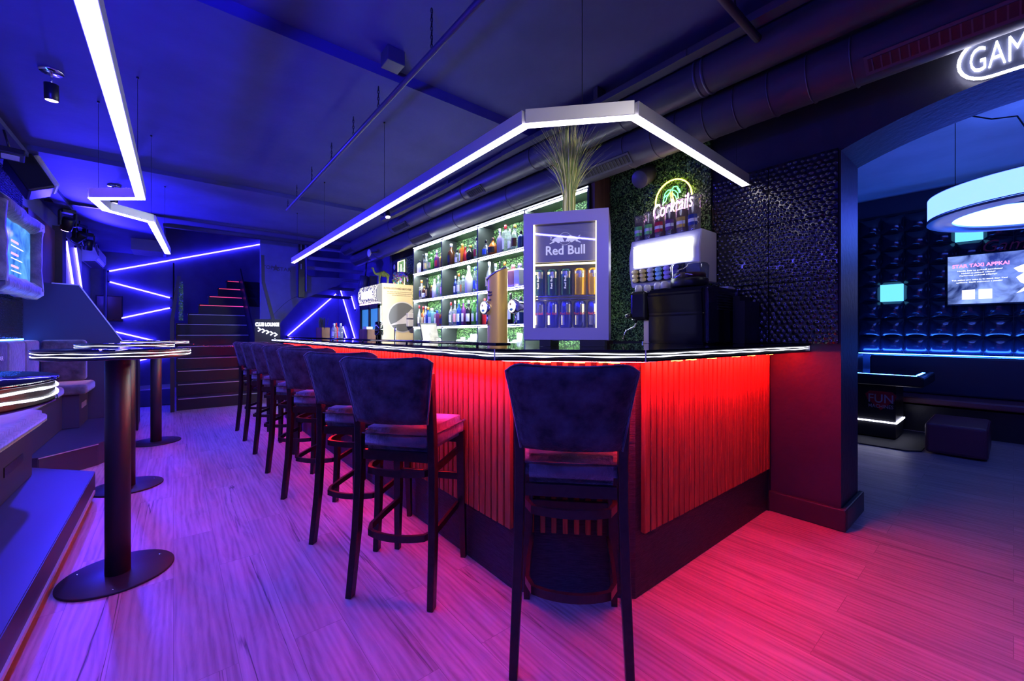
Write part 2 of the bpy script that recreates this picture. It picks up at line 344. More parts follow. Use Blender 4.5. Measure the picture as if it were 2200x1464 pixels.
def text_bm(mb, txt, fr, width=None, height=None, depth=.002, bold=0, align='LEFT', sx=1, shear=0):
    c = bpy.data.curves.new('t', 'FONT'); c.body = txt; c.size = 1; c.extrude = .5; c.offset = bold; c.align_x = 'LEFT'; c.shear = shear; c.resolution_u = 3
    o = bpy.data.objects.new('t', c); COL.objects.link(o)
    dg = bpy.context.evaluated_depsgraph_get(); me = bpy.data.meshes.new_from_object(o.evaluated_get(dg))
    bpy.data.objects.remove(o); bpy.data.curves.remove(c)
    xs = [v.co.x for v in me.vertices]; ys = [v.co.y for v in me.vertices]
    x0, x1, y0, y1 = min(xs), max(xs), min(ys), max(ys)
    if width and height: kx = width/(x1-x0); ky = height/(y1-y0)
    elif height: ky = height/(y1-y0); kx = ky*sx
    else: kx = width/(x1-x0); ky = kx
    ox = {'LEFT': x0, 'CENTER': (x0+x1)/2, 'RIGHT': x1}[align]
    m = fr @ Matrix.Diagonal((kx, ky, depth, 1)) @ Matrix.Translation((-ox, -(y0+y1)/2, .5))
    me.transform(m); mb.b.from_mesh(me); bpy.data.meshes.remove(me); return mb
# ================================================================== ROOM SHELL
XL, XR, YF, YB = -1.35, 3.25, 12.3, -2.6
struct(MB().quad((XL-.3,YB,0),(9,YB,0),(9,YF+.3,0),(XL-.3,YF+.3,0)).build('floor', 'floor'))
# stepped ceiling: three heights, open above the stairs
b = MB()
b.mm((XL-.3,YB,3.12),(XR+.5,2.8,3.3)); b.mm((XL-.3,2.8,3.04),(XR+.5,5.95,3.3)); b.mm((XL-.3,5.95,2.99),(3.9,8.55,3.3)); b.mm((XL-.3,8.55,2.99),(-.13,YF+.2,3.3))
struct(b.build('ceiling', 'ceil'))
struct(MB().mm((-.13,8.55,4.4),(3.9,YF+.2,4.5)).mm((-.13,8.56,3.3),(3.9,8.62,4.4)).mm((-.2,8.6,3.3),(-.13,YF,4.4)).build('ceiling', 'pier'))
struct(MB().mm((3.69,YB,3.2),(9,2.1,3.35)).build('ceiling', 'wallg'))
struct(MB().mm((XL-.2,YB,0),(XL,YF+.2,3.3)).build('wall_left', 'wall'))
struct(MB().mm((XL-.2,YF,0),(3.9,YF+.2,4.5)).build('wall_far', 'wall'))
struct(MB().mm((XL-.2,YB-.2,0),(9,YB,3.3)).build('wall_back', 'pier'))
struct(MB().mm((3.67,7.7,0),(3.9,YF,4.5)).mm((3.25,7.6,0),(3.9,7.7,3.3)).build('wall_right', 'wall'))
# bar wall with the arch into the game room
SPR = 2.395; AY0 = -.99; AY1 = .69; AC = (AY0+AY1)/2; AH = .165
poly = [(7.6,0),(7.6,3.2),(YB,3.2),(YB,0),(AY0,0),(AY0,SPR)]
for i in range(1, 24):
    y = AY0+(AY1-AY0)*i/24; poly.append((y, SPR+AH*(1-((y-AC)/((AY1-AY0)/2))**2)))
poly += [(AY1,SPR),(AY1,0)]
t = MB().prism(poly, XR, 3.69, Matrix(((0,0,1,0),(1,0,0,0),(0,1,0,0),(0,0,0,1))))
bmesh.ops.triangulate(t.b, faces=[f for f in t.b.faces if len(f.verts) > 4])
struct(t.build('wall_right', 'pier'))
b = MB()
b.mm((XR-.03,AY1-.03,0),(XR,1.10,.14), bev=.008); b.mm((XR,AY1-.03,0),(3.72,AY1,.14), bev=.008)
struct(b.build('baseboard_right', 'trim'))
struct(MB().mm((XL+.2,YF-.02,0),(0.0,YF,.08)).build('baseboard_far', 'alu'))
struct(MB().mm((8.3,YB,0),(8.5,2.1,3.2)).build('wall_game', 'bluepanel'))
struct(MB().mm((3.69,1.75,0),(8.5,1.9,3.2)).build('wall_game', 'bluepanel'))
struct(MB().mm((-.6,10.2,2.78),(-.16,10.9,2.985)).build('trim_1', 'wall'))
struct(MB().bar((-1.3,8.0,2.975),(3.6,8.0,2.975),.05,.03).bar((-.13,8.6,2.965),(3.6,8.6,2.965),.08,.05).build('trim_2', 'pier'))
# hammered panels: a slab whose face carries real round dents, jittered on a hexagonal grid
def hammered(X, y0, y1, z0, z1, sgn, m_, pitch=.036, res=.0052, seed=0):
    R_ = random.Random(seed); ny, nz = int((y1-y0)/res), int((z1-z0)/res); H_ = [[0]*(nz+1) for _ in range(ny+1)]
    rows = int((z1-z0)/(pitch*.87))
    for r0 in range(rows+1):
        for c0 in range(int((y1-y0)/pitch)+1):
            cy = (c0+.5*(r0%2)+.25)*pitch+R_.uniform(-.006,.006); cz = (r0+.4)*pitch*.87+R_.uniform(-.006,.006); rad = R_.uniform(.0125,.017)
            for a in range(max(1,int((cy-rad)/res)), min(ny,int((cy+rad)/res)+2)):
                for b_ in range(max(1,int((cz-rad)/res)), min(nz,int((cz+rad)/res)+2)):
                    d2 = ((a*res-cy)**2+(b_*res-cz)**2)/rad**2
                    if d2 < 1: H_[a][b_] = max(H_[a][b_], .0055*(1-d2)**1.5)
    b = MB(); t = b.b; V = [[t.verts.new((X+sgn*(-.0) + sgn*H_[a][c], y0+(y1-y0)*a/ny, z0+(z1-z0)*c/nz)) for c in range(nz+1)] for a in range(ny+1)]
    for a in range(ny):
        for c in range(nz): t.faces.new((V[a][c],V[a+1][c],V[a+1][c+1],V[a][c+1])).smooth = True
    b.mm((min(X-sgn*.001,X-sgn*.026),y0,z0),(max(X-sgn*.001,X-sgn*.026),y1,z1))
    return b.build('hammered_panel', m_)
# hammered black panels, bar wall
for i, (y0, y1) in enumerate(((.70,1.088),(1.092,1.48))):
    for j, z0 in enumerate((1.175,1.587,2.0)):
        o = hammered(XR-.03, y0, y1, z0, z0+.408, -1, 'dimple', seed=i*5+j)
        tag(o, 'hammered gloss black wall panel, %s row of the column %s' % (('lowest','middle','top')[j], ('beside the arch pier','beside the green hedge wall')[i]), 'wall panel', 'hammered panels by the bar')
CN = ('column farthest left, behind the framed screen','second column, behind the framed screen','third column, behind the right half of the screen','last column, touching the blue partition')
for i in range(4):
    y0 = 5.44+.42*i
    for j in range(4):
        o = hammered(XL+.03, y0+.002, min(y0+.418,7.1), 1.17+.44*j, 1.606+.44*j, 1, 'dimplel', .03, .006, seed=20+i*5+j)
        tag(o, 'hammered black panel, %s row, %s' % (('bottom','second','third','top')[j], CN[i]), 'wall panel', 'hammered panels above the left seats')

# ================================================================== HEDGE WALLS
def hedge(name, X, y0, y1, z0, z1, n, label, size=.0105):
    t = thing(name, (X, (y0+y1)/2, z0), label, 'hedge wall')
    MB().mm((X,y0,z0),(X+.02,y1,z1)).build('backing', 'hedgeback', t)
    b = MB(); R = random.Random(3)
    for _ in range(n):
        c = Vector((X-R.uniform(0,.022), R.uniform(y0,y1), R.uniform(z0,z1)))
        rot = Matrix.Rotation(R.uniform(0,6.3),3,'X') @ Matrix.Rotation(R.uniform(-.8,.8),3,'Y') @ Matrix.Rotation(R.uniform(-.6,.6),3,'Z')
        s_ = size*R.uniform(.7,1.2); p = [rot @ Vector(v)*s_+c for v in ((0,-.9,0),(.12,0,-.5),(0,.9,0),(.12,0,.5))]
        b.quad(*p)
    o = b.build('leaves', 'leaf', t); o['kind'] = 'stuff'
    return t
hedge('hedge_wall', 3.215, 1.485, 2.475, 1.175, 2.80, 15000, 'artificial green hedge panel between shelves and black panels')
hedge('hedge_wall', 3.215, 2.50, 6.07, .98, 2.58, 30000, 'artificial green hedge backing behind the lit bottle shelves')
hedge('hedge_wall', 3.215, 6.1, 7.1, 1.6, 2.60, 5000, 'artificial green hedge panel above the beige drinks fridge')

# ================================================================== BACK BAR SHELVES
SY0, SY1, SXF = 2.48, 6.08, 2.955
t = thing('bottle_shelving', (3.1,4.28,0), 'dark wall shelving with white light strips holding the bottles', 'shelf')
def upright(y, nm): return MB().mm((SXF,y-.011,.976),(3.205,y+.011,2.60)).build(nm, 'shelfin', t)
for i in range(5): upright(SY0+.9*i + (.011 if i == 0 else -.011 if i == 4 else 0), 'upright')
for k, z in enumerate((1.345,1.765,2.185,2.60)):
    p = MB().mm((SXF-.002,SY0,z-.02),(3.205,SY1,z+.008)).build('shelf_board', 'shelfed' if k < 3 else 'shelfed', t)
    MB().mm((SXF-.008,SY0+.01,z-.010),(SXF-.001,SY1-.01,z+.001)).build('front_light', 'g_front', p)
    for i in range(4):
        y = SY0+.9*i+.03
        MB().mm((SXF+.012,y,z-.028),(SXF+.032,y+.84,z-.0205)).build('under_light', 'g_shelf', p)
struct(MB().mm((SXF+.02,2.43,.93),(3.25,2.47,2.72)).build('trim_3', 'wood'))
t = thing('back_counter', (3.0,4.1,0), 'dark back counter under the bottle shelves', 'counter')
MB().mm((2.62,2.0,.94),(3.2,6.25,.975), bev=.004).build('worktop', 'steel', t)
for i in range(5):
    d = MB().mm((2.66,2.03+.85*i,.08),(3.2,2.03+.85*i+.82,.938)).build('cabinet', 'black', t)
    MB().mm((2.645,2.05+.85*i,.1),(2.66,2.03+.85*i+.80,.92)).build('door', 'grey', d)

BOT = dict(clear=('b_clear',(.80,.88,.92),1),green=('b_green',(.15,.5,.12),1),amber=('b_amber',(.42,.12,.02),0),brown=('b_brown',(.06,.02,.01),0),black=('b_black',(.012,.012,.015),0),
 white=('b_white',(.75,.75,.8),0),blue=('b_blue',(.04,.12,.75),1),navy=('b_navy',(.02,.04,.2),0),red=('b_red',(.5,.02,.03),0),purple=('b_purple',(.12,.03,.16),0),violet=('b_violet',(.45,.35,.8),1),
 gold=('b_gold',(.5,.32,.05),0),pink=('b_pink',(.85,.38,.36),0),cyan=('b_cyan',(.35,.72,.8),1),silver=('b_silver',(.6,.6,.62),0),orange=('b_orange',(.8,.22,.03),0),yellow=('b_yellow',(.8,.65,.2),0))
for k, (n_, c, cl) in BOT.items():
    M['cap_'+k] = mat('cap_'+k, c, .35)
    M['bt_'+k] = mat('bottle_'+k, c, .06, coat=.5, trans=(.65 if cl else 0), ior=1.25) if k != 'clear' else clear('bottle_clear', (.82,.86,.9), .03, .5, .13)
ALL = []
def bottle(X, Y, z, r_, h, kind, col, cap, lab, label, group, name='bottle'):
    if col == 'clear' and lab is None: lab = 'white'
    t = thing(name, (X,Y,z), label, 'bottle', random.uniform(-.3,.3), group)
    P = {'bottle':[(0,0),(.92,0),(1,.02),(1,.56),(.9,.63),(.42,.72),(.34,.76),(.34,.90)],
         'wine':[(0,0),(.92,0),(1,.02),(1,.52),(.85,.60),(.5,.70),(.36,.80),(.33,.90)],
         'squat':[(0,0),(.94,0),(1,.03),(1,.62),(.85,.72),(.36,.78),(.34,.88)],
         'round':[(0,0),(.7,0),(.9,.08),(1,.3),(.93,.5),(.6,.66),(.32,.73),(.3,.88)],
         'square':[(0,0),(.95,0),(1,.02),(1,.70),(.9,.76),(.4,.79),(.36,.88)]}[kind]
    seg = 4 if kind == 'square' else 14
    k = 1.25 if kind == 'square' else 1
    b = MB(); R = Matrix.Rotation(pi/4,3,'Z') if seg == 4 else None
    b.lathe([(a*r_*k*.95, z_*h) for a, z_ in P], seg=seg, R=R)
    o = b.build('glass_body', 'bt_'+col, t, world=False)
    if seg == 4:
        for f in o.data.polygons: f.use_smooth = False
    tr = P[-1][0]*r_
    MB().lathe([(0,P[-1][1]*h-.012),(tr*1.15,P[-1][1]*h-.012),(tr*1.15,h*.985),(tr*.9,h),(0,h)], seg=12).build('cap', 'cap_'+cap, t, world=False)
    if lab:
        if seg == 4: MB().mm((-r_*.91,-r_*.6,h*.12),(-r_*.87,r_*.6,h*.5)).build('paper_label', 'cap_'+lab, t, world=False)
        else:
            b = MB(); rr = r_*(.958 if kind != 'round' else 1.0)
            pts = [(-rr*cos(a), rr*sin(a)) for a in [(-1.0+.2*i) for i in range(11)]]
            for (x0,y0),(x1,y1) in zip(pts, pts[1:]): b.quad((x0,y0,h*.14),(x1,y1,h*.14),(x1,y1,h*.46),(x0,y0,h*.46))
            b.build('paper_label', 'cap_'+lab, t, world=False, smooth=True)
    return t
BOTTLES=[
 ('T', 3.03, 6.002, 0.036, 0.215, 'squat', 'white', 'black'),
 ('T', 3.03, 5.881, 0.028, 0.288, 'wine', 'black', 'black'),
 ('T', 3.03, 5.78, 0.037, 0.288, 'bottle', 'clear', 'white', 'yellow'),
 ('T', 3.03, 5.609, 0.037, 0.27, 'bottle', 'green', 'green', 'yellow'),
 ('T', 3.03, 5.453, 0.027, 0.288, 'bottle', 'purple', 'white', 'red'),
 ('T', 3.03, 5.309, 0.03, 0.227, 'squat', 'gold', 'gold'),
 ('T', 3.03, 5.038, 0.041, 0.312, 'bottle', 'brown', 'silver', 'black'),
 ('T', 3.03, 4.883, 0.028, 0.204, 'squat', 'clear', 'black', 'white'),
 ('T', 3.03, 4.753, 0.045, 0.266, 'square', 'amber', 'gold', 'white'),
 ('T', 3.03, 4.677, 0.022, 0.212, 'wine', 'red', 'red'),
 ('T', 3.03, 4.554, 0.045, 0.212, 'round', 'black', 'gold'),
 ('T', 3.03, 4.412, 0.03, 0.29, 'wine', 'clear', 'black', 'red'),
 ('T', 3.03, 4.197, 0.038, 0.22, 'round', 'clear', 'black', 'blue'),
 ('T', 3.03, 4.055, 0.048, 0.222, 'round', 'amber', 'brown', 'black'),
 ('T', 3.03, 3.917, 0.03, 0.305, 'bottle', 'violet', 'white'),
 ('T', 3.03, 3.807, 0.037, 0.328, 'square', 'clear', 'red', 'white'),
 ('T', 3.03, 3.726, 0.022, 0.268, 'bottle', 'clear', 'silver'),
 ('T', 3.03, 3.634, 0.033, 0.298, 'bottle', 'clear', 'gold', 'brown'),
 ('T', 3.03, 3.527, 0.03, 0.205, 'squat', 'navy', 'black'),
 ('M', 3.03, 5.938, 0.04, 0.309, 'bottle', 'clear', 'orange', 'black'),
 ('M', 3.03, 5.846, 0.03, 0.209, 'squat', 'brown', 'gold', 'white'),
 ('M', 3.03, 5.74, 0.028, 0.316, 'wine', 'black', 'black', 'gold'),
 ('M', 3.03, 5.618, 0.022, 0.199, 'bottle', 'brown', 'gold'),
 ('M', 3.03, 5.522, 0.03, 0.287, 'wine', 'white', 'white'),
 ('M', 3.03, 5.406, 0.025, 0.318, 'bottle', 'clear', 'white', 'green'),
 ('M', 3.03, 5.294, 0.024, 0.313, 'bottle', 'clear', 'red', 'pink'),
 ('M', 3.03, 4.926, 0.022, 0.265, 'bottle', 'navy', 'white', 'white'),
 ('M', 3.03, 4.839, 0.026, 0.292, 'bottle', 'clear', 'orange', 'white'),
 ('M', 3.03, 4.73, 0.03, 0.249, 'square', 'clear', 'white', 'orange'),
 ('M', 3.03, 4.591, 0.041, 0.364, 'wine', 'white', 'white'),
 ('M', 3.03, 4.445, 0.026, 0.332, 'wine', 'clear', 'blue', 'blue'),
 ('M', 3.03, 4.38, 0.022, 0.224, 'bottle', 'clear', 'white'),
 ('M', 3.03, 4.13, 0.038, 0.353, 'round', 'clear', 'white', 'yellow'),
 ('M', 3.03, 4.001, 0.033, 0.316, 'bottle', 'clear', 'white'),
 ('M', 3.03, 3.917, 0.022, 0.327, 'wine', 'black', 'black'),
 ('M', 3.03, 3.823, 0.029, 0.315, 'bottle', 'clear', 'orange'),
 ('M', 3.03, 3.666, 0.04, 0.261, 'square', 'pink', 'pink'),
 ('M', 3.03, 3.548, 0.042, 0.26, 'square', 'white', 'violet'),
 ('L', 3.03, 6.12, 0.022, 0.243, 'square', 'red', 'silver', 'white'),
 ('L', 3.03, 6.019, 0.022, 0.335, 'bottle', 'clear', 'red', 'white'),
 ('L', 3.03, 5.881, 0.028, 0.311, 'bottle', 'amber', 'red', 'yellow'),
 ('L', 3.03, 5.802, 0.022, 0.311, 'bottle', 'clear', 'white'),
 ('L', 3.03, 5.724, 0.028, 0.294, 'bottle', 'blue', 'orange'),
 ('L', 3.03, 5.603, 0.039, 0.271, 'square', 'cyan', 'white', 'white'),
 ('L', 3.03, 5.442, 0.03, 0.231, 'square', 'purple', 'blue', 'white'),
 ('L', 3.03, 5.287, 0.031, 0.212, 'square', 'amber', 'black', 'black'),
 ('L', 3.03, 5.047, 0.025, 0.327, 'bottle', 'clear', 'red', 'white'),
 ('L', 3.03, 4.938, 0.025, 0.342, 'bottle', 'clear', 'white', 'pink'),
 ('L', 3.03, 4.839, 0.025, 0.341, 'bottle', 'blue', 'green', 'white'),
 ('L', 3.03, 4.719, 0.025, 0.345, 'bottle', 'purple', 'green', 'white'),
 ('L', 3.03, 4.596, 0.03, 0.326, 'bottle', 'black', 'white', 'white'),
 ('L', 3.03, 4.467, 0.028, 0.32, 'wine', 'green', 'green', 'white'),
 ('L', 3.03, 4.374, 0.022, 0.335, 'bottle', 'clear', 'white', 'white'),
 ('L', 3.03, 4.228, 0.03, 0.327, 'bottle', 'red', 'red'),
 ('L', 3.03, 3.71, 0.031, 0.358, 'wine', 'black', 'black', 'white'),
 ('L', 3.03, 3.612, 0.035, 0.297, 'wine', 'green', 'black'),
 ('L', 3.03, 3.527, 0.03, 0.307, 'square', 'navy', 'black', 'white')]

ZS = {'T':2.1945,'M':1.7745,'L':1.3545}; RN = {'T':'top','M':'middle','L':'bottom'}
cnt = {}
for n_i, it in enumerate(BOTTLES):
    nb = [abs(BOTTLES[k][2]-it[2]) for k in (n_i-1, n_i+1) if 0 <= k < len(BOTTLES) and BOTTLES[k][0] == it[0]]
    wid = min(it[3]*1.36, .5*min(nb)-.001); it = it[:3]+(max(wid, it[3]*.95),)+it[4:]
    r0, X, Y, R_, H_, kd, c, cp = it[:8]; lb = it[8] if len(it) > 8 else None
    bay = 'left' if Y > 5.18 else 'middle' if Y > 4.28 else 'right'
    k = cnt[(r0,bay)] = cnt.get((r0,bay), 0)+1
    o_ = ('first','second','third','fourth','fifth','sixth','seventh','eighth','ninth')[k-1]
    bottle(X, Y, ZS[r0], R_, H_, kd, c, cp, lb, '%s %sbottle with %s cap, %s from left on %s shelf of %s bay' % (c, {'wine':'tall ','squat':'short ','square':'square ','round':'round ','bottle':''}[kd], cp, o_, RN[r0], bay), 'bottles on the lit wall shelves')
# drinking glasses on the back counter
def tumbler(x, y, z, r_, h, label, group='glasses on the back counter'):
    o = MB().lathe([(r_*.85,0),(r_,h),(r_*.92,h),(r_*.78,.012),(0,.012)], (0,0,0), 14).build('drinking_glass', 'tumbler'); o.location = (x,y,z)
    # glass base
    return tag(o, label, 'glass', group)
gl = [(3.02,5.08,.095,0),(3.02,4.99,.1,0),(3.02,4.83,.125,0),(3.02,4.72,.155,1),(3.02,4.62,.12,0),(3.02,4.54,.145,0),(3.02,4.46,.145,0),(3.02,4.385,.2,2),(3.09,4.42,.235,2),(3.1,4.6,.2,2),(3.02,4.305+.0,.0,0)]
nm = ['lone small tumbler nearest the left upright','second small tumbler from the left','round faceted tumbler, third from left','tall faceted tumbler, fourth from left','plain tumbler, fifth from left','straight tumbler, sixth from left','straight tumbler, seventh from left','long drink glass beside the right upright','tall long drink glass behind the row','tall long drink glass behind the plain tumblers']
for i, (x, y, h, k) in enumerate(gl[:10]): tumbler(x, y, .9765, .033, h+.06, 'clear '+nm[i]+', back counter middle bay')
for i, y in enumerate((3.78,3.70,3.62,3.54)): tumbler(3.02, y, .9765, .034, (.2,.17,.19,.27)[i], ('clear tumbler, %s right of the gold beer tower, on back counter' % ('first','second','third','fourth')[i]))

# ================================================================== BAR
OUT = [(1.10,6.9),(1.10,1.46),(1.54,.985),(3.243,.85)]
INN = [(3.243,1.72),(2.32,1.72),(1.93,2.1),(1.93,6.9)]
BASE = [(1.27,6.85),(1.27,1.515),(1.665,1.12),(3.22,1.10)]
bar = thing('bar_counter', (1.9,3.5,0), 'L-shaped bar counter with lit glass edge and red-lit wooden slats', 'bar')
MB().prism(BASE+[(3.22,1.45),(1.85,1.45),(1.6,1.7),(1.6,6.85)], .0, 1.118).build('carcass', 'linen', bar)
ct = MB().prism(OUT+INN, 1.160, 1.17).build('countertop', 'gloss', bar)
MB().prism([(x, y) for x, y in [(1.125,6.88),(1.125,1.47),(1.55,1.01),(3.24,.875)]]+INN, 1.128, 1.1595).build('edge_core', 'black', ct)
MB().prism(OUT+INN, 1.119, 1.1275).build('underside_board', 'gloss', ct)
def off(poly, d):  # polyline offset towards the room
    out = []
    for i, p in enumerate(poly):
        p = Vector(p); ns = []
        for a, b_ in ((i-1,i),(i,i+1)):
            if a < 0 or b_ >= len(poly): continue
            e = (Vector(poly[b_])-Vector(poly[a])).normalized(); ns.append(Vector((e.y,-e.x)))
        n = sum(ns, Vector((0,0))); n = n.normalized()*(1/max(.5, n.normalized().dot(ns[0]))); out.append(p-n*-d if False else p+n*d)
    return out
# wavy double light lines running round the counter edge
EC = off(OUT, -.011)
def along(pl, step):
    res = []
    for a, b_ in zip(pl, pl[1:]):
        a, b_ = Vector(a), Vector(b_); n = max(1, int((b_-a).length/step))
        for i in range(n): res.append(a+(b_-a)*i/n)
    res.append(Vector(pl[-1])); return res
pp = along(EC, .035)
for zc, ph in ((1.1515,0),(1.1395,1.9)):
    b = MB(); rr = [.0023*(1+.42*sin(i*1.15+ph)*sin(i*.37+ph)) for i in range(len(pp))]
    b.tube([(p.x, p.y, zc+.0012*sin(i*.8+ph)) for i, p in enumerate(pp)], rr, 6, flat=(.7,1.15)); b.build('edge_light', 'g_edge', ct)
c_ = [MB().mm((x-.002,y-.002,1.119),(x+.002,y+.002,1.17)) for x, y in OUT[1:3]]
for q in c_: q.build('corner_joint', 'alu', ct)
# slats
def slats(p, q, n, w, gap_ends=.0):
    p, q = Vector(p), Vector(q); d = (q-p); L_ = d.length; d.normalize(); nrm = Vector((-d.y,d.x)); b = MB(); ang = math.atan2(d.y, d.x)
    R_ = random.Random(5)
    for i in range(n):
        c = p+d*(gap_ends+(L_-2*gap_ends)*(i+.5)/n)+nrm*.0138
        b.box((c.x,c.y,.705), (w,.025+R_.uniform(-.002,.002),.81), rz=ang, bev=.0025, seg=1)
    return b
# outward normal check: the room lies to the left of the path, so run each path backwards
slats((1.27,1.515),(1.27,6.8),100,.040,.01).build('slat_panel', 'slat', bar)
slats((1.655,1.13),(1.29,1.495),9,.024,.02).build('slat_panel', 'slat', bar)
slats((3.2,1.10),(1.70,1.12),29,.041,.0).build('slat_panel', 'slat', bar)
MB().mm((3.215,1.085,0),(3.246,1.12,1.118)).build('end_post', 'black', bar)
# red led tape under the overhang
rp = [(1.195,6.8),(1.195,1.49),(1.60,1.05),(3.18,.985)]
b = MB()
for a, c in zip(rp, rp[1:]): b.bar((*a,1.1145),(*c,1.1145),.012,.006)
b.build('red_led_tape', 'g_red', bar)
R_ = random.Random(2)
for f0 in (.12,.2,.33,.5,.62,.78):
    a, c = Vector((1.60,1.015)), Vector((3.1,.93)); MB().tube([(*(a+(c-a)*(f0+.02*i)), 1.1125+.002*sin(i*2)) for i in range(4)], .0022, 5).build('bare_led_tape', 'g_orange', bar)
for f0 in (.2,.45,.7):
    a, c = Vector((1.155,1.46)), Vector((1.56,1.02)); MB().tube([(*(a+(c-a)*(f0+.05*i)), 1.1125+.002*sin(i*2)) for i in range(4)], .0022, 5).build('bare_led_tape', 'g_orange', bar)
MB().mm((3.24,.852,1.125),(3.247,.95,1.165)).build('edge_cap', 'alu', ct)
# raised inner ledge
t = thing('raised_ledge', (1.29,4.1,1.1705), 'narrow raised gloss black ledge along the bar top', 'ledge')
MB().mm((1.24,1.64,1.178),(1.34,6.6,1.1935), bev=.003).build('board', 'gloss', t)
for k in range(6): MB().cyl((1.31,1.9+.9*k,1.1701), .008, .0078, 10).build('stud', 'chrome', t)

# ================================================================== BAR STOOLS
def stool():
    t = thing('bar_stool', (0,0,0), 'x', 'bar stool', group='upholstered bar stools at the bar')
    # seat: trapezoid cushion, front edge at +y
    b = MB(); b.prism([(-.18,-.205),(.18,-.205),(.215,.19),(.19,.225),(-.19,.225),(-.215,.19)], .682, .79, bev=.028)
    s_ = b.build('seat', 'hide', t, world=False, smooth=True)
    e = [(-.183,-.203,.765),(0,-.215,.768),(.183,-.203,.765),(.216,.18,.765),(.19,.228,.765),(-.19,.228,.765),(-.216,.18,.765)]
    MB().tube(e, .004, 6, closed=True).build('piping', 'velvet', s_, world=False)
    # backrest: curved, wider at the top
    b = MB(); n = 20; m_ = 12; grid = []
    for side in (-1, 1):
        g = []
        for j in range(m_+1):
            v = j/m_; z = .825+.315*v; hw = .180+.052*v
            row = []
            for i in range(n+1):
                u = 2*i/n-1; edge = 1-max(0,(abs(u)-.86)/.14)**2*.8; ed2 = 1-max(0,(abs(v*2-1)-.88)/.12)**2*.6
                zc = z - (.012*(1-u*u) if v > .5 else -.01*(1-u*u)*0) - .03*max(0,(abs(u)-.72)/.28)**2.2*max(0,(v-.8)/.2)
                y = -.222-.06*v-.032*(1-u*u)+side*.021*edge*ed2
                row.append(b.b.verts.new((u*hw, y, zc)))
            g.append(row)
        grid.append(g)
    for g, fl_ in zip(grid, (0, 1)):
        for j in range(m_):
            for i in range(n): b.b.faces.new((g[j][i],g[j][i+1],g[j+1][i+1],g[j+1][i]))
    A, B = grid
    for j in range(m_):
        b.b.faces.new((A[j][0],A[j+1][0],B[j+1][0],B[j][0])); b.b.faces.new((A[j][n],A[j+1][n],B[j+1][n],B[j][n]))
    for i in range(n):
        b.b.faces.new((A[0][i],A[0][i+1],B[0][i+1],B[0][i])); b.b.faces.new((A[m_][i],A[m_][i+1],B[m_][i+1],B[m_][i]))
    bk = b.build('backrest', 'velvet', t, world=False, smooth=True)
    def rim(u, v):
        z = .825+.315*v-(.012*(1-u*u) if v > .5 else 0)-.03*max(0,(abs(u)-.72)/.28)**2.2*max(0,(v-.8)/.2)
        return (u*(.180+.052*v)*(1-.02*max(0,(v-.9)/.1)), -.222-.06*v-.032*(1-u*u)-.010, z)
    pts = [rim(-1,v/8) for v in range(9)]+[rim(-1+i/12,1) for i in range(1,24)]+[rim(1,1-v/8) for v in range(9)]
    MB().tube(pts, .0035, 6).build('piping', 'hide', bk, world=False)
    # legs
    for sx in (-1, 1):
        b = MB(); prof = [(0,.205,-.245),(.30,.196,-.205),(.62,.188,-.188),(.80,.186,-.196),(1.0,.19,-.225),(1.06,.192,-.236)]
        prev = None; ring = []
        for z, x, y in prof:
            w = .0175 if z > .05 else .015
            ring.append([b.b.verts.new((sx*x+dx*w, y+dy*.021, z)) for dx, dy in ((-1,-1),(1,-1),(1,1),(-1,1))])
        for a, c in zip(ring, ring[1:]):
            for k in range(4): b.b.faces.new((a[k],a[(k+1)%4],c[(k+1)%4],c[k]))
        b.b.faces.new(ring[0]); b.b.faces.new(ring[-1])
        bmesh.ops.bevel(b.b, geom=[e_ for e_ in b.b.edges], offset=.003, segments=1, affect='EDGES')
        l = b.build('leg', 'stoolwood', t, world=False)
        b = MB(); ring = []
        for z, x, y, w in ((0,.2,.205,.0135),(.35,.192,.198,.019),(.705,.188,.19,.021)):
            ring.append([b.b.verts.new((sx*x+dx*w, y+dy*w, z)) for dx, dy in ((-1,-1),(1,-1),(1,1),(-1,1))])
        for a, c in zip(ring, ring[1:]):
            for k in range(4): b.b.faces.new((a[k],a[(k+1)%4],c[(k+1)%4],c[k]))
        b.b.faces.new(ring[0]); b.b.faces.new(ring[-1])
        b.build('leg', 'stoolwood', t, world=False)
    # bentwood hoops
    def hoop(z0, z1, bulge, nm):
        pts = [(-.172,.19,z1),(-.172,0,(z0+z1)/2),(-.166,-.13,z0),(-.14,-.185,z0)]
        pts += [(-.14+.028*i, -.185-bulge*(1-((i-5)/5)**2), z0) for i in range(1,10)]
        pts += [(-x, y, z) for x, y, z in pts[:4][::-1]]
        MB().tube(pts, .021, 4, flat=(.55,1.05)).build(nm, 'stoolwood', t, world=False)
    hoop(.585,.60,.028,'upper_hoop'); hoop(.285,.30,.035,'footrest_hoop')
    MB().mm((-.185,.188,.43),(.185,.208,.47), bev=.004).build('front_rail', 'stoolwood', t, world=False)
    MB().mm((-.185,.185,.64),(.185,.205,.685)).mm((-.165,-.20,.64),(.165,-.18,.685)).build('seat_rail', 'stoolwood', t, world=False)
    return t
S0 = stool(); used = False
def put_stool(foot, az, label):
    global used
    s_ = copy_tree(S0) if used else S0; used = True
    a = radians(az); s_.location = (foot[0]+.205*cos(a)+.245*sin(a), foot[1]-.205*sin(a)+.245*cos(a), 0); s_.rotation_euler = (0,0,-a); s_['label'] = label
    return s_
put_stool((.948,1.146), 47, 'dark velvet bar stool alone at the bar corner, nearest the camera')
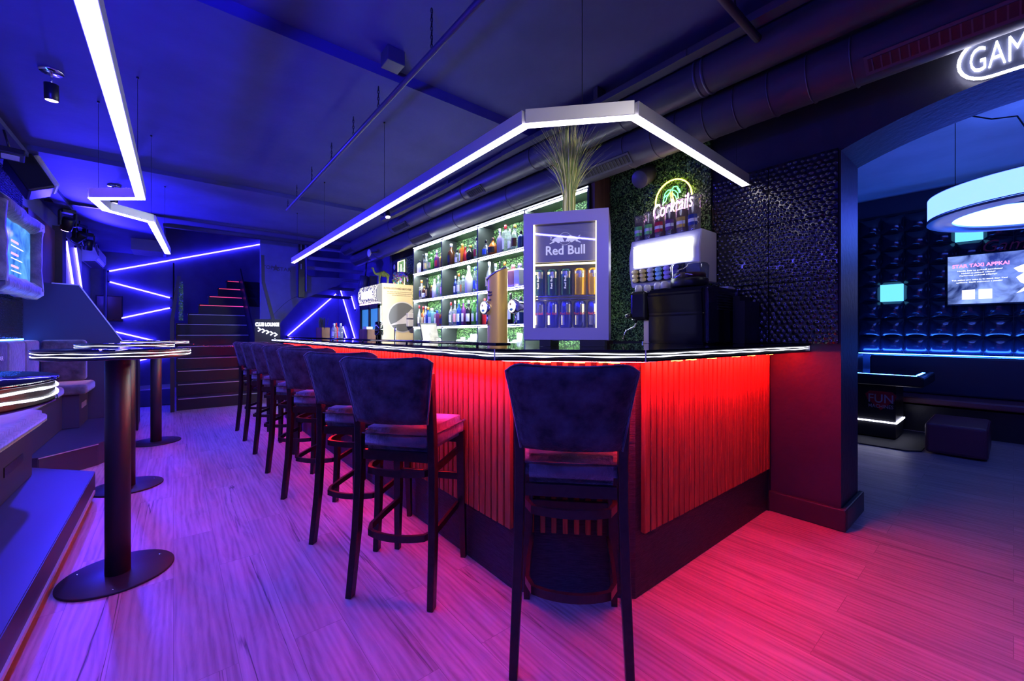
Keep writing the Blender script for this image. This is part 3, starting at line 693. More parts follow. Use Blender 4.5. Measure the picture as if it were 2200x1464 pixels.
for f, az, l in (((.642,1.982),52,'first of the long row, showing its whole red-lit seat'),((.635,2.627),50,'second of the long row, behind the first'),((0.638,3.472),46,'third of the long row from the camera'),
    ((0.646,4.208),42,'fourth of the long row, middle one'),((0.645,4.946),40,'fifth of the long row from the camera'),((0.634,5.627),40,'sixth of the long row, last but one'),((0.625,6.28),40,'last of the long row, nearest the stairs')):
    put_stool(f, az, 'dark velvet bar stool, '+l)

# ================================================================== HIGH TABLES
def table(dz=0):
    t = thing('high_table', (0,0,0), 'x', 'table', group='round high tables with lit rims'); z_ = lambda v: v-dz
    tp = MB().lathe([(0,1.115),(.285,1.115),(.297,1.119),(.297,1.123)], seg=64, c=(0,0,-dz)).lathe([(.297,1.155),(.30,1.157),(.298,1.162),(0,1.162)], seg=64, c=(0,0,-dz)).build('tabletop', 'gloss', t, world=False)
    MB().lathe([(.293,1.122),(.2935,1.156)], seg=64, c=(0,0,-dz)).build('rim_core', 'black', tp, world=False)
    for zc, ph in ((1.146,0),(1.132,2)):
        n = 90; pts = [(.296*cos(2*pi*i/n), .296*sin(2*pi*i/n), zc-dz+.0015*sin(i*.55+ph)) for i in range(n)]
        MB().tube(pts, [.0021*(1+.4*sin(i*1.1+ph)*sin(i*.4)) for i in range(n)], 6, closed=True).build('rim_light', 'g_edge', tp, world=False)
    MB().cyl((0,0,.01), .050, 1.105-dz, 32, bev=.001).build('column', 'bsteel', t, world=False)
    bs = MB().cyl((0,0,0),   .225, .012, 64, bev=.003).build('base_plate', 'bsteel', t, world=False)
    for a in (.5,2.6,4.7): MB().cyl((.185*cos(a),.185*sin(a),.012), .007, .0015, 12).build('screw', 'chrome', bs, world=False)
    return t
T0 = table(); T0.location = (-.222,2.93,0); T0['label'] = 'black round high table with lit rim, its base in the left foreground'
for (x, y), l in (((-.29,4.55),'half hidden behind the nearest column'),((-.155,6.22),'farthest of the row, near the stairs')):
    c = copy_tree(T0); c.location = (x,y,0); c['label'] = 'black round high table with lit rim, '+l
c = table(.206); c.location = (-.462,1.10,.206); c['label'] = 'high table cut off at left edge, only its bright rim in frame'; c.rotation_euler.z = 1

# ================================================================== LEFT SEATING
def seat_box(t, lo, hi, nm='seat_cushion'):
    return MB().mm(lo, hi, bev=.035, seg=3).build(nm, 'hide', t, smooth=True)
t = thing('platform', (-.9,2.3,0), 'raised dark step along the left side with chamfered far end', 'platform')
MB().prism([(-.455,.3),(-.455,4.38),(-.86,4.83),(XL+.005,4.83),(XL+.005,.3)], .055, .205, bev=.004).build('deck', 'bluepanel', t)
MB().prism([(-.475,.3),(-.475,4.37),(-.87,4.80),(XL+.005,4.80),(XL+.005,.3)], .0, .055).build('plinth', 'black', t)
MB().bar((-.452,.4,.075),(-.452,4.3,.075),.012,.02).build('edge_trim', 'alu', t)
t = thing('platform', (-.9,6.2,0), 'raised dark step beneath the far bench, behind the tables', 'platform')
MB().prism([(-.87,5.15),(-.55,5.47),(-.45,5.7),(-.43,7.1),(XL+.005,7.1),(XL+.005,5.15)], .0, .205, bev=.004).build('deck', 'bluepanel', t)
MB().bar((-.87,5.143,.198),(-.548,5.463,.198),.006,.008).build('edge_trim', 'alu', t)
t = thing('bench', (-1.1,3,.2), 'grey velvet bench at the left edge on the near platform', 'bench')
MB().mm((XL+.005,.5,.21),(-.80,4.55,.585)).build('bench_base', 'bluepanel', t)
MB().mm((-.80,3.9,.36),(-.795,4.3,.42)).build('vent', 'black', t)
MB().prism([(XL+.01,.5),(-.70,.5),(-.70,4.42),(-.82,4.62),(XL+.01,4.62)], .59, .69, bev=.03).build('seat_cushion', 'hide', t, smooth=True)
t = thing('bench', (-1.1,6.2,.2), 'grey velvet corner bench beneath the framed screen', 'bench')
MB().mm((XL+.005,5.0,.21),(-.93,6.5,.57)).mm((XL+.005,6.5,.21),(-.80,7.08,.57)).build('bench_base', 'bluepanel', t)
MB().mm((-.80,6.65,.40),(-.795,6.95,.46)).build('vent', 'alu', t)
seat_box(t, (XL+.01,4.95,.575),(-.90,6.44,.675)); seat_box(t, (XL+.01,6.44,.575),(-.73,7.05,.685))
for k in range(4): 
    bk = MB().mm((XL+.06,4.7+.58*k,.68),(-1.17,4.7+.58*k+.57,1.165), bev=.03, seg=3).build('back_cushion', 'hide' if k > 1 else 'velvet', t, smooth=True)
    if k == 2:
        pass
seat_box(t, (-1.16,6.93,.69),(-.80,7.08,1.165), 'back_cushion')
# printed star mark on the velvet back cushion
def star(mb, fr, r_, depth=.003, rot=0):
    return mb.prism([(r_*(1 if i % 2 == 0 else .42)*sin(i*pi/5+rot), r_*(1 if i % 2 == 0 else .42)*cos(i*pi/5+rot)) for i in range(10)], 0, depth, fr)
fr = frame((-1.168,5.43,1.03),(0,1,0),(0,0,1)); b = MB(); star(b, fr, .055)
text_bm(b, 'STAR', frame((-1.168,5.47,1.02),(0,1,0),(0,0,1)), width=.22, height=.04); text_bm(b, 'TOP', frame((-1.168,5.22,1.02),(0,1,0),(0,0,1)), width=.15, height=.04)
b.build('printed_mark', 'letter', t)
# light line under the hammered panels
o = MB().mm((XL+.032,4.3,1.168),(XL+.05,7.05,1.182)).build('led_line', 'g_cyan'); tag(o, 'blue-white light line between back cushions and hammered panels', 'light strip')
# partition
t = thing('partition', (-.9,7.13,0), 'tall dark blue partition with a slanted edge behind the bench', 'partition')
MB().prism([(XL+.005,0),(-.36,0),(-.36,.75),(-.46,1.08),(-.875,1.82),(XL+.005,1.84)], 0, .03, frame((0,7.15,0),(1,0,0),(0,0,1))).build('panel', 'bluepanel', t)
MB().bar((-.46,7.118,1.08),(-.875,7.118,1.82),.006,.012).bar((-.875,7.118,1.822),(-1.1,7.118,1.83),.006,.012).build('edge_trim', 'white', t)
MB().mm((-.37,7.10,0),(-.352,7.2,1.02)).build('end_post', 'black', t)
t = thing('partition', (-.5,7.5,0), 'low dark cabinet end beside the far high table', 'cabinet')
MB().mm((XL+.005,7.2,0),(-.37,7.9,.95)).build('body', 'bluepanel', t)
# framed screen
t = thing('framed_screen', (-1.2,6.2,1.7), 'lit screen in a thick grey fur frame on the left wall', 'screen')
b = MB(); R_ = random.Random(9)
for (y0,z0,y1,z1) in ((5.50,1.70,6.84,1.70),(5.50,2.40,6.84,2.40),(5.53,1.70,5.53,2.40),(6.80,1.70,6.80,2.40)):
    n = 9 if y0 != y1 else 6
    pts = [(XL+.148, y0+(y1-y0)*i/n, z0+(z1-z0)*i/n) for i in range(n+1)]
    b.tube(pts, [.092+.012*R_.uniform(-1,1) for _ in pts], 8)
b.build('fur_frame', 'hide', t)
MB().mm((XL+.032,5.6,1.72),(XL+.15,6.76,2.38)).build('bezel', 'black', t)
sc = MB().mm((XL+.151,5.61,1.745),(XL+.156,6.75,2.36)).build('display', 'tv2', t)
b = MB(); fr = frame((XL+.158,5.9,2.2),(0,1,0),(0,0,1))
for k in range(3):
    b2 = MB().mm((XL+.157,6.05,2.12-.12*k),(XL+.1585,6.28,2.14-.12*k)); b2.build('heading_line', 'g_pinkt', sc)
    b.mm((XL+.157,6.05,2.08-.12*k),(XL+.1585,6.45-.04*k,2.088-.12*k))
b.build('text_line', 'g_text', sc)
# wooden wall panel and white panel with two tubes
o = MB().mm((XL+.002,7.35,1.3),(XL+.03,8.75,2.72)).build('wooden_wall_panel', 'wood'); tag(o, 'brown wooden wall panel right of the framed screen', 'wall panel')
struct(MB().mm((XL,8.78,.9),(XL+.10,9.05,2.8)).build('trim_4', 'pier'))
o = MB().mm((XL+.002,9.15,1.2),(XL+.03,11.0,2.78)).build('white_wall_panel', 'whitep'); tag(o, 'white wall panel carrying two slanted light tubes', 'wall panel')
def tube_light(p, q, label, m='g_tube', r_=.014, nrm=(0,-1,0)):
    t = thing('light_tube', Vector(p)*.5+Vector(q)*.5, label, 'light', group='slanted light tubes on the walls')
    p, q = Vector(p), Vector(q); d = (q-p).normalized()
    MB().tube([p, q], r_, 10).build('tube', m, t)
    n = Vector(nrm)
    for e, s_ in ((p,-1),(q,1)): MB().tube([e+d*s_*.001, e+d*s_*.03], r_*1.15, 10).build('end_cap', 'black', t)
    MB().bar(p-n*(r_+.004), q-n*(r_+.004), r_*1.4, .006).build('backing_rail', 'alu', t)
    return t
tube_light((-1.3, 9.407, 2.696),(-1.3, 10.111, 1.911),'blue-white left of two steep tubes on the white wall panel',nrm=(1,0,0))
tube_light((-1.3, 10.197, 2.715),(-1.3, 10.946, 1.896),'blue-white right of two steep tubes on the white wall panel',nrm=(1,0,0))

# air conditioner
t = thing('air_conditioner', (-1.2,11.3,2.6), 'white wall air conditioner high at the far end of left wall', 'air conditioner')
MB().prism([(0,0),(.20,.02),(.24,.10),(.24,.26),(.18,.32),(0,.32)], 0, 1.1, frame((XL+.01,12.15,2.60),(1,0,0),(0,0,1)), bev=.012).build('housing', 'white', t)
MB().mm((XL+.05,11.1,2.596),(XL+.22,12.1,2.602)).build('louvre', 'grey', t); MB().mm((XL+.245,11.1,2.70),(XL+.253,12.1,2.715)).build('light_bar', 'white', t)
# speaker, floodlight, stage lights, cable trunk
t = thing('wall_speaker', (-1.1,6.2,2.7), 'black and grey box speaker tilted under the ceiling above the screen', 'speaker')
Rz = Matrix.Rotation(radians(-28),3,'Y') @ Matrix.Rotation(radians(15),3,'Z')
MB().box((-1.10,6.15,2.78),(.20,.30,.34), R=Rz, bev=.02).build('cabinet', 'black', t); MB().box(Vector((-1.10,6.15,2.78))+Rz@Vector((.12,0,0)),(.05,.27,.31), R=Rz, bev=.02).build('grille', 'white', t)
MB().tube([(-1.2,6.15,2.95),(-1.12,6.15,2.85)], .012).build('bracket', 'black', t)
t = thing('floodlight', (-1.15,5.3,2.8), 'flat floodlight under the ceiling at the upper left edge', 'light')
MB().box((-1.06,5.35,2.75),(.16,.24,.05), rz=.2, bev=.008).build('housing', 'black', t); MB().box((-1.06,5.35,2.722),(.10,.14,.004), rz=.2).build('lens', 'white', t); MB().tube([(-1.06,5.35,2.77),(-1.1,5.35,2.96)], .008).build('bracket', 'black', t)
o = MB().mm((-1.20,3.5,2.94),(-1.08,8.3,2.985)).build('cable_conduit', 'ceil'); tag(o, 'long painted cable conduit along the top of the left wall', 'conduit')
def stage(x, y, z, yaw, tilt, label, lens='g_spot'):
    t = thing('stage_light', (x,y,z), label, 'light', yaw, group='stage lights on the left wall')
    MB().mm((-.07,-.06,-.05),(.07,.06,0), bev=.008).build('base', 'black', t, world=False)
    MB().mm((-.085,-.03,-.22),(-.07,.03,-.03)).mm((.07,-.03,-.22),(.085,.03,-.03)).build('yoke', 'black', t, world=False)
    R_ = Matrix.Rotation(tilt,3,'X'); h = MB().cyl(Vector((0,0,-.19))-R_@Vector((0,0,.09)), .062, .17, 20, R=R_).build('head', 'black', t, world=False)
    MB().cyl(Vector((0,0,-.19))-R_@Vector((0,0,.096)), .05, .005, 20, R=R_).build('lens', lens, h, world=False)
    MB().tube([(0,0,0),(0,0,.06)], .01).build('hanger', 'black', t, world=False)
    return t
stage(-1.12,8.2,2.93,.5,.6,'black moving-head stage light, nearest of the wall cluster')
stage(-1.13,9.2,2.93,.9,.9,'black stage light in the middle of the wall cluster','white')
stage(-1.12,9.9,2.93,.2,.3,'black stage light, farthest of the wall cluster','white')
b = MB()
for k in range(3): b.tube([(-1.22+.03*k,9.0,2.93),(-1.15,9.8,2.80-.05*k),(-1.12+.02*k,10.5,2.86),(-1.1,11.0,2.72),(-1.12,11.15,2.93-.02*k)], .008)
tag(b.build('cable_bundle', 'black'), 'loose black cables hanging between stage lights and air conditioner', 'cable')
tag(MB().tube([(-1.12,12.2,.1),(-1.12,12.2,2.6)], .025).build('wall_pipe', 'wall'), 'thin painted vertical pipe in the far left corner', 'pipe')
m_ = screen_mat('blurred_picture', (.005,.004,.06), (.05,.012,.03), .3, 2)
t = thing('wall_picture', (-1.0,12.2,1.6), 'dim reddish picture low on the far left wall', 'picture')
MB().mm((-1.27,12.265,1.50),(-.85,12.295,2.05)).build('frame', 'bluepanel', t); MB().mm((-1.25,12.255,1.52),(-.87,12.264,2.03)).build('image', m_, t)
tag(MB().mm((-.75,9.3,.001),(-.02,11.9,.012), bev=.004).build('door_mat', 'carpet'), 'dark ribbed entrance mat on the floor at the far end', 'mat')

# far wall tubes
FY = 12.27
def onY(px, py): return None
tube_light((-1.062, 12.27, 2.574),(1.967, 12.27, 3.616),'blue-white longest far wall tube, rising to the right')
tube_light((-1.055, 12.27, 2.345),(-0.066, 12.27, 2.061),'blue-white upper tube of the far zigzag, falling right')
tube_light((-0.066, 12.27, 1.827),(-0.983, 12.27, 1.54),'blue-white middle tube of the far zigzag, rising right')
tube_light((-1.004, 12.27, 1.29),(-0.324, 12.27, 1.072),'blue-white lower tube of the far zigzag, falling right')
tube_light((-0.822, 12.27, 0.572),(-0.042, 12.27, 0.802),'short blue-white tube end showing below the far high table')
tube_light((2.346, 12.27, 1.178),(3.581, 12.27, 2.369),'blue-white diagonal tube behind the bar, rising to the right corner')
tube_light((3.64, 12.04, 2.447),(3.64, 10.81, 1.059),'blue-white long steep tube on the right corner wall behind the bar',nrm=(-1,0,0))
tube_light((3.64, 11.833, 1.434),(3.64, 11.515, 1.101),'blue-white short tube low on the right corner wall',nrm=(-1,0,0))
tube_light((3.64, 11.135, 2.227),(3.64, 10.845, 1.868),'blue-white short blue tube beside the drinks fridge header',nrm=(-1,0,0))

# ================================================================== STAIRS
t = thing('staircase', (.6,8.5,0), 'dark open staircase with light nosings rising at the far end', 'staircase')
SX0, SX1, SY = .035, 1.19, 8.50
for i in range(12):
    y = SY+.265*i; z = .205*(i+1); xo = 0 if i < 7 else .18*(i-6)
    s_ = MB().mm((SX0+xo,y,z-.03),(SX1+.4*(i>8),y+.29,z), bev=.004).mm((SX0+xo,y+.012,z-.205),(SX1+.4*(i>8),y+.02,z-.03)).build('step', 'grey' if False else 'black', t)
    nm_ = 'g_redl' if i >= 8 else 'alu'
    MB().mm((SX0+xo+.02,y-.005,z-.028),(SX1-.02,y+.001,z-.016)).build('nosing', nm_ if i >= 8 else 'alu', s_)
for x in (SX0-.035, SX1+.01):
    # stringer and tall side screen
    hgt = 2.55 if x < .5 else 2.78
    b = MB().prism([(SY-.06,0),(SY+.06,0),(SY+2.9,2.3),(SY+2.9,2.75),(SY-.06,.62)], x-.012, x+.012, Matrix(((0,0,1,0),(1,0,0,0),(0,1,0,0),(0,0,0,1)))); b.build('stringer', 'bsteel', t)
t2 = thing('stair_screen', (SX0-.04,8.45,0), 'leaning dark screen post with hedge trim, left of the staircase', 'screen')
MB().bar((SX0-.05,8.42,0),(SX0-.055,8.42,1.45),.05,.05).bar((SX0-.055,8.42,1.45),(SX0+.03,8.42,2.15),.045,.045).build('post', 'bsteel', t2)
b = MB(); R_ = random.Random(4)
for _ in range(900):
    f = R_.random(); c = Vector((SX0+.05+.06*f*0+R_.uniform(-.02,.03), 8.47+R_.uniform(-.03,.05), 1.45+.62*f)); rot = Matrix.Rotation(R_.uniform(0,6.3),3,'X') @ Matrix.Rotation(R_.uniform(-2,2),3,'Z')
    b.quad(*[rot @ Vector(v)*.012+c for v in ((0,-.9,0),(.1,0,-.5),(0,.9,0),(.1,0,.5))])
o = b.build('leaves', 'leaf', t2); o['kind'] = 'stuff'
t3 = thing('stair_screen', (SX1+.1,8.45,0), 'tall kinked steel post right of the staircase', 'screen')
MB().bar((1.47,8.40,0),(1.43,8.40,1.25),.05,.05).bar((1.43,8.40,1.25),(1.22,8.40,2.15),.05,.05).bar((1.22,8.40,2.15),(1.21,8.40,2.62),.05,.05).build('post', 'bsteel', t3)
# chain across the stairs
t = thing('chain', (.65,8.38,1.1), 'thin steel chain hung across the foot of the stairs', 'chain')
b = MB(); n = 46
for i in range(n):
    u = i/(n-1); p = Vector((SX0-.01+(1.46-SX0)*u, 8.37, 1.12-.10*(1-(2*u-1)**2)))
    pts = [(p.x+.017*cos(a), p.y+(.007*sin(a) if i % 2 else 0), p.z+(0 if i % 2 else .007*sin(a))) for a in [2*pi*k/8 for k in range(8)]]
    b.tube(pts, .0025, 4, closed=True)
b.build('links', 'chrome', t)
# upper flight: cladding with the mark, hanging post, open treads
t = thing('stair_cladding', (1.7,9.3,1.1), 'dark blue curved cladding of the upper stair flight with raised mark', 'stair side')
MB().prism([(1.30,1.0),(1.345,1.06),(2.02,1.93),(2.78,2.30),(2.9,2.45),(2.2,2.42),(2.05,2.55),(2.05,3.35),(1.30,3.35)], 0, .04, frame((0,9.34,0),(1,0,0),(0,0,1))).build('panel', 'cladpaint', t)
b = MB(); text_bm(b, 'TOP', frame((1.337,9.30,2.545),(1,0,0),(0,0,1)), width=.19, height=.075, bold=.01); text_bm(b, 'STAR', frame((1.60,9.30,2.53),(1,0,0),(0,0,1)), width=.24, height=.075, bold=.01)
star(b, frame((1.565,9.297,2.54),(1,0,0),(0,0,1)), .075, .012); b.build('raised_letters', 'ink', t)
MB().tube([(1.37+.07*i, 9.295, 1.40+.62*sin(i/10*pi/2)) for i in range(10)], .004).build('seam', 'bluepanel', t)
t = thing('hanging_post', (2.0,9.25,2), 'dark slotted steel post hanging from the stair ceiling', 'post')
MB().mm((1.96,9.2,1.98),(2.07,9.28,4.0)).build('column', 'black', t)
b = MB()
for i in range(7): b.mm((2.0,9.196,2.55+.2*i),(2.008,9.199,2.66+.2*i))
b.build('slot', 'white', t); MB().mm((2.09,9.15,2.1),(2.10,9.3,3.4)).build('flange', 'wall', t)
t = thing('upper_stair_flight', (2.7,9.5,2.2), 'underside of the upper stair flight with fanned treads', 'staircase')
for i in range(7):
    y = 10.25-.24*i; z = 2.12+.175*i
    R_ = Matrix.Rotation(radians(12-5*i),3,'Z'); MB().box((2.72,y,z),(1.22,.29,.03), R=R_).build('step', 'cladpaint', t)
    MB().box(Vector((2.72,y-.12,z-.035)),(1.18,.04,.04), R=R_).build('step_bearer', 'wall', t)
# club sign behind the bar end
t = thing('lit_sign', (1.35,8.3,1.3), 'small black board with lit words and chevrons behind the far bar end', 'sign')
MB().mm((1.08,8.3,.9),(1.47,8.33,1.49)).build('board', 'black', t)
b = MB(); text_bm(b, 'CLUB LOUNGE', frame((1.09,8.298,1.40),(1,0,0),(0,0,1)), width=.36, height=.065, bold=.02)
for k in range(5):
    x = 1.15+.062*k; z = 1.31-.022*k; b.tube([(x-.02,8.295,z+.03),(x+.02,8.295,z),(x-.02,8.295,z-.03)], .008, 6)
b.build('lit_letters', 'g_white', t)

# ================================================================== CEILING FITTINGS
def wire(parent, p, q, r_=.0018): MB().tube([p, q], r_, 4).build('wire', 'black', parent)
def pendant(name, pts, z, label, diffuser, w=.055, h=.07, anchors=()):
    t = thing(name, (pts[1][0], pts[1][1], z), label, 'light')
    for a, c in zip(pts, pts[1:]):
        a3, c3 = Vector((*a, z+h/2)), Vector((*c, z+h/2)); d = (c3-a3).normalized()
        e0 = 0 if a == pts[0] else .0; 
        p = MB().bar(a3-d*.0, c3+d*.0, w, h, bev=.002).build('profile', 'alu', t)
        MB().bar(a3+Vector((0,0,-h/2-.002))-d*.012, c3+Vector((0,0,-h/2-.002))+d*.012, w*.86, .003).build('diffuser', diffuser, p)
    for x, y, zc in anchors:
        wire(t, (x,y,z+h), (x,y,zc)); MB().cyl((x,y,zc-.012), .008, .012, 10).build('anchor', 'black', t)
    return t
pendant('pendant_light', [(1.385,6.85),(1.387,1.577),(1.742,1.18),(3.15,1.215)], 2.30, 'long angled white pendant light hanging above the bar counter', 'g_pend', anchors=[(1.386,6.6,2.99),(1.386,5.2,3.04),(1.386,3.4,3.04),(1.58,1.37,3.12),(3.0,1.213,3.12)])
pendant('pendant_light', [(-.226,-1.6),(-.191,4.146),(-.466,4.371),(-.427,4.716),(-.157,4.969),(-.059,6.774)], 2.25, 'zigzag violet pendant light above the high tables, upper left', 'g_pendl', w=.06, anchors=[(-.2,1.2,3.12),(-.195,3.9,3.04),(-.45,4.5,3.04),(-.157,4.969,3.04),(-.08,6.4,2.99)])
def ceil_spot(x, y, zc, tilt, label):
    t = thing('ceiling_spotlight', (x,y,zc), label, 'spotlight', group='small ceiling spotlights')
    MB().cyl((0,0,-.018), .062, .018, 32).build('ceiling_plate', 'chrome', t, world=False); MB().tube([(0,0,-.01),(0,0,-.11)], .006).build('stem', 'chrome', t, world=False)
    R_ = Matrix.Rotation(tilt,3,'X'); h = MB().cyl(Vector((0,0,-.13))-R_@Vector((0,0,.075)), .036, .11, 24, R=R_).build('lamp_head', 'black', t, world=False)
    MB().cyl(Vector((0,0,-.13))-R_@Vector((0,0,.077)), .031, .004, 24, R=R_).build('lens', 'g_spot', h, world=False)
    return t
ceil_spot(-.645,4.17,3.04,.12,'small black ceiling spotlight with glowing violet lens, upper left')
ceil_spot(-.545,6.75,2.99,.1,'small black ceiling spotlight behind the pendant corner')
ceil_spot(2.2,5.3,2.99,-.3,'added ceiling spotlight near the ducts, brightening the beige fridge side')  # fixture added around the warm fill lamp for the fridge side
ceil_spot(.1,-1.2,3.12,.3,'added ceiling spotlight, unseen behind the camera, brightening the drinks cooler')  # unseen fixture added around the cooler fill spot
t = thing('floodlight', (-1.3,-.2,1.0), 'added housing of the blue fill light, unseen behind the camera', 'light')  # unseen housing added for the blue ceiling fill
MB().mm((-1.345,-.4,.92),(-1.27,0,1.14), bev=.01).build('housing', 'black', t)
# chain-hung pipe
t = thing('hanging_pipe', (1.15,3.8,2.86), 'thin painted pipe hung from chains below the ceiling', 'pipe')
MB().tube([(1.15,.9,2.86),(1.15,6.05,2.86)], .017, 12).build('pipe', 'duct', t)
def chain(parent, x, y, z0, z1):
    b = MB(); n = max(3, int((z1-z0)/.024))
    for i in range(n):
        z = z0+(z1-z0)*(i+.5)/n; L_ = .017
        b.tube([(x+(.006*sin(a) if i % 2 else 0), y+(0 if i % 2 else .006*sin(a)), z+L_*cos(a)) for a in [2*pi*k/8 for k in range(8)]], .0028, 4, closed=True)
    b.build('chain', 'black', parent)
for y in (2.13,2.93,3.47,4.08,4.8,5.5,6.0): chain(t, 1.15, y, 2.86, 3.115 if y < 2.8 else (3.035 if y < 5.95 else 2.985))
t = thing('hanging_pipe', (2.3,.95,2.93), 'short painted cross pipe under the ceiling above the ducts', 'pipe')
MB().tube([(1.3,.93,2.93),(2.6,.93,2.93)], .022, 12).build('pipe', 'duct', t); chain(t, 2.28, .93, 2.95, 3.115)
tag(MB().mm((1.07,2.57,3.02),(1.19,2.69,3.118), bev=.004).build('junction_box', 'duct'), 'small square junction box on the ceiling beside the chained pipe', 'junction box')
# ducts
def duct(x, z, r_, y0, y1, label, seams, grilles):
    t = thing('ventilation_duct', (x,(y0+y1)/2,z), label, 'duct')
    MB().lathe([(0,0),(r_-.006,0),(r_,.006),(r_,y1-y0-.006),(r_-.006,y1-y0),(0,y1-y0)], (x,y1,z), 48, Matrix.Rotation(radians(90),3,'X')).build('pipe', 'duct', t)
    for y, w in seams: MB().lathe([(r_,0),(r_+.006,.003),(r_+.006,w-.003),(r_,w)], (x,y+w,z), 48, Matrix.Rotation(radians(90),3,'X')).build('band', 'duct', t)
    for ya, yb, ang in grilles:
        R_ = Matrix.Rotation(radians(ang),3,'Y'); c = Vector((x,(ya+yb)/2,z))
        g = MB().box(c+R_@Vector((0,0,-r_-.002)),(.10,yb-ya,.012), R=R_).build('grille', 'duct', t)
        MB().box(c+R_@Vector((0,0,-r_-.009)),(.064,yb-ya-.03,.004), R=R_).build('opening', 'black', g)
        b = MB(); n = int((yb-ya)/.035)
        for i in range(n): b.box(c+Vector((0,-(yb-ya)/2+.015+(i+.5)*(yb-ya-.03)/n,0))+R_@Vector((0,0,-r_-.012)),(.064,.006,.006), R=R_)
        b.build('grille_bars', 'duct', g)
    return t
duct(2.93, 2.765, .145, -1.5, 8.6, 'lower and thicker painted duct running above the shelves', [(y,.01) for y in (.55,.75,.95,1.15,1.35,1.55,1.75,2.0,2.6,3.5,4.6,5.9,7.4)], [(-1.2,.50,42),(1.95,2.45,42),(5.3,5.9,42),(7.7,8.5,42)])
duct(2.70, 2.93, .115, -1.5, 8.6, 'upper thinner painted duct beside the cable tray', [(y,.02) for y in (1.25,1.30,2.9,4.1,5.0,6.2)]+[(1.9,.01),(2.4,.01)], [(5.6,6.1,40),(8.0,8.5,40),(3.7,4.0,40)])
for y in (1.6,4.4,8.3): pass
t = thing('cable_tray', (2.52,3,3), 'long boxed cable tray beside the upper duct', 'cable tray')
MB().mm((2.49,-1.5,2.985),(2.57,3.2,3.03)).bar((2.53,3.2,3.005),(2.50,4.3,2.96),.07,.04).bar((2.50,4.3,2.96),(2.47,5.6,2.95),.07,.04).bar((2.47,5.6,2.95),(2.40,5.95,2.93),.07,.04).build('tray', 'duct', t)
MB().mm((2.48,2.0,3.03),(2.58,2.04,3.118)).build('bracket', 'duct', t); MB().mm((2.48,4.2,2.98),(2.52,4.24,3.038)).build('bracket', 'duct', t); MB().box((2.487,1.34,3.005),(.004,.07,.045)).build('joint_plate', 'duct', t)
tag(MB().cyl((3.06,2.02,2.55), .075, .2, 24, R=Matrix.Rotation(radians(60),3,'Y')).build('duct_elbow', 'duct'), 'short copper-toned duct stub below the lower duct', 'duct')
t = thing('barrel_spotlight', (3.0,8.0,2.4), 'dark barrel spotlight hung under the far duct end', 'light')
MB().cyl((2.85,8.05,2.10), .085, .26, 24, R=Matrix.Rotation(.12,3,'Y')).build('head', 'bluepanel', t); MB().mm((2.98,8.03,2.10),(3.12,8.1,2.38)).build('side_box', 'bluepanel', t); MB().tube([(2.9,8.05,2.35),(2.92,8.05,2.63)], .014).build('bracket', 'black', t)
t = thing('oval_lamp', (2.66,7.2,2.66), 'pale oval lamp facing the room below the ducts', 'light')
MB().ball((2.66,7.2,2.66), .07, (.35,1,1)).build('lens', 'whitep', t); MB().tube([(2.66,7.2,2.66),(2.84,7.2,2.70)], .012).build('bracket', 'duct', t)

# ================================================================== GAME ROOM
struct(MB().mm((7.95,YB,0),(8.3,1.75,3.2)).build('wall_game', 'bluepanel'))
TY, TZ, TS = 1.223, .96, .2455
t = thing('padded_wall', (7.9,0,.95), 'glossy blue-black tufted vinyl tiles covering the game room wall', 'padded wall')
b = MB(); n = 8
for i in range(-1, 9):
    for j in range(8):
        y1 = TY-TS*i+ (TS if False else 0); z0 = TZ+TS*j
        if (i, j) in ((0,3),(4-1,6)): continue
        g = [[b.b.verts.new((7.93-.062*((1-(2*u/n-1)**2)*(1-(2*v/n-1)**2))**.5, y1-TS*u/n*.985, z0+TS*v/n*.985)) for u in range(n+1)] for v in range(n+1)]
        for v in range(n):
            for u in range(n): b.b.faces.new((g[v][u],g[v][u+1],g[v+1][u+1],g[v+1][u])).smooth = True
b.build('tufted_tiles', 'quilt', t)
MB().mm((7.932,-1.2,.94),(7.95,1.5,2.95)).build('backing', 'black', t)
for k, (i, j) in enumerate(((0,3),(3,6))):
    y1 = TY-TS*i; z0 = TZ+TS*j
    tag(MB().mm((7.88,y1-TS+.002,z0+.001),(7.93,y1-.001,z0+TS-.003), bev=.004).build('light_tile', 'g_tile'), ('glowing cyan tile beside the arch pier' if k == 0 else 'glowing cyan tile just below the ring lamp')+' in the tufted wall', 'light tile', 'glowing wall tiles')
tag(MB().mm((7.80,-1.2,.950),(7.86,1.45,.958)).build('led_line', 'g_cyan'), 'blue light line along the bottom of the tufted wall', 'light strip')
t = thing('long_bench', (7.5,0,0), 'long dark upholstered bench along the game room wall', 'bench')
MB().mm((7.32,-1.5,0),(7.94,1.73,.33)).build('base', 'black', t)
MB().mm((7.22,-1.5,.36),(7.75,1.30,.44), bev=.02).build('seat_cushion', 'leather', t); MB().mm((7.66,-1.5,.445),(7.93,1.30,.938), bev=.025).build('back_cushion', 'bluepanel', t)
MB().mm((6.6,1.36,.36),(7.93,1.74,.44), bev=.02).build('seat_cushion', 'leather', t); MB().mm((6.6,1.36,.45),(7.6,1.74,.96), bev=.02).build('back_cushion', 'bluepanel', t)
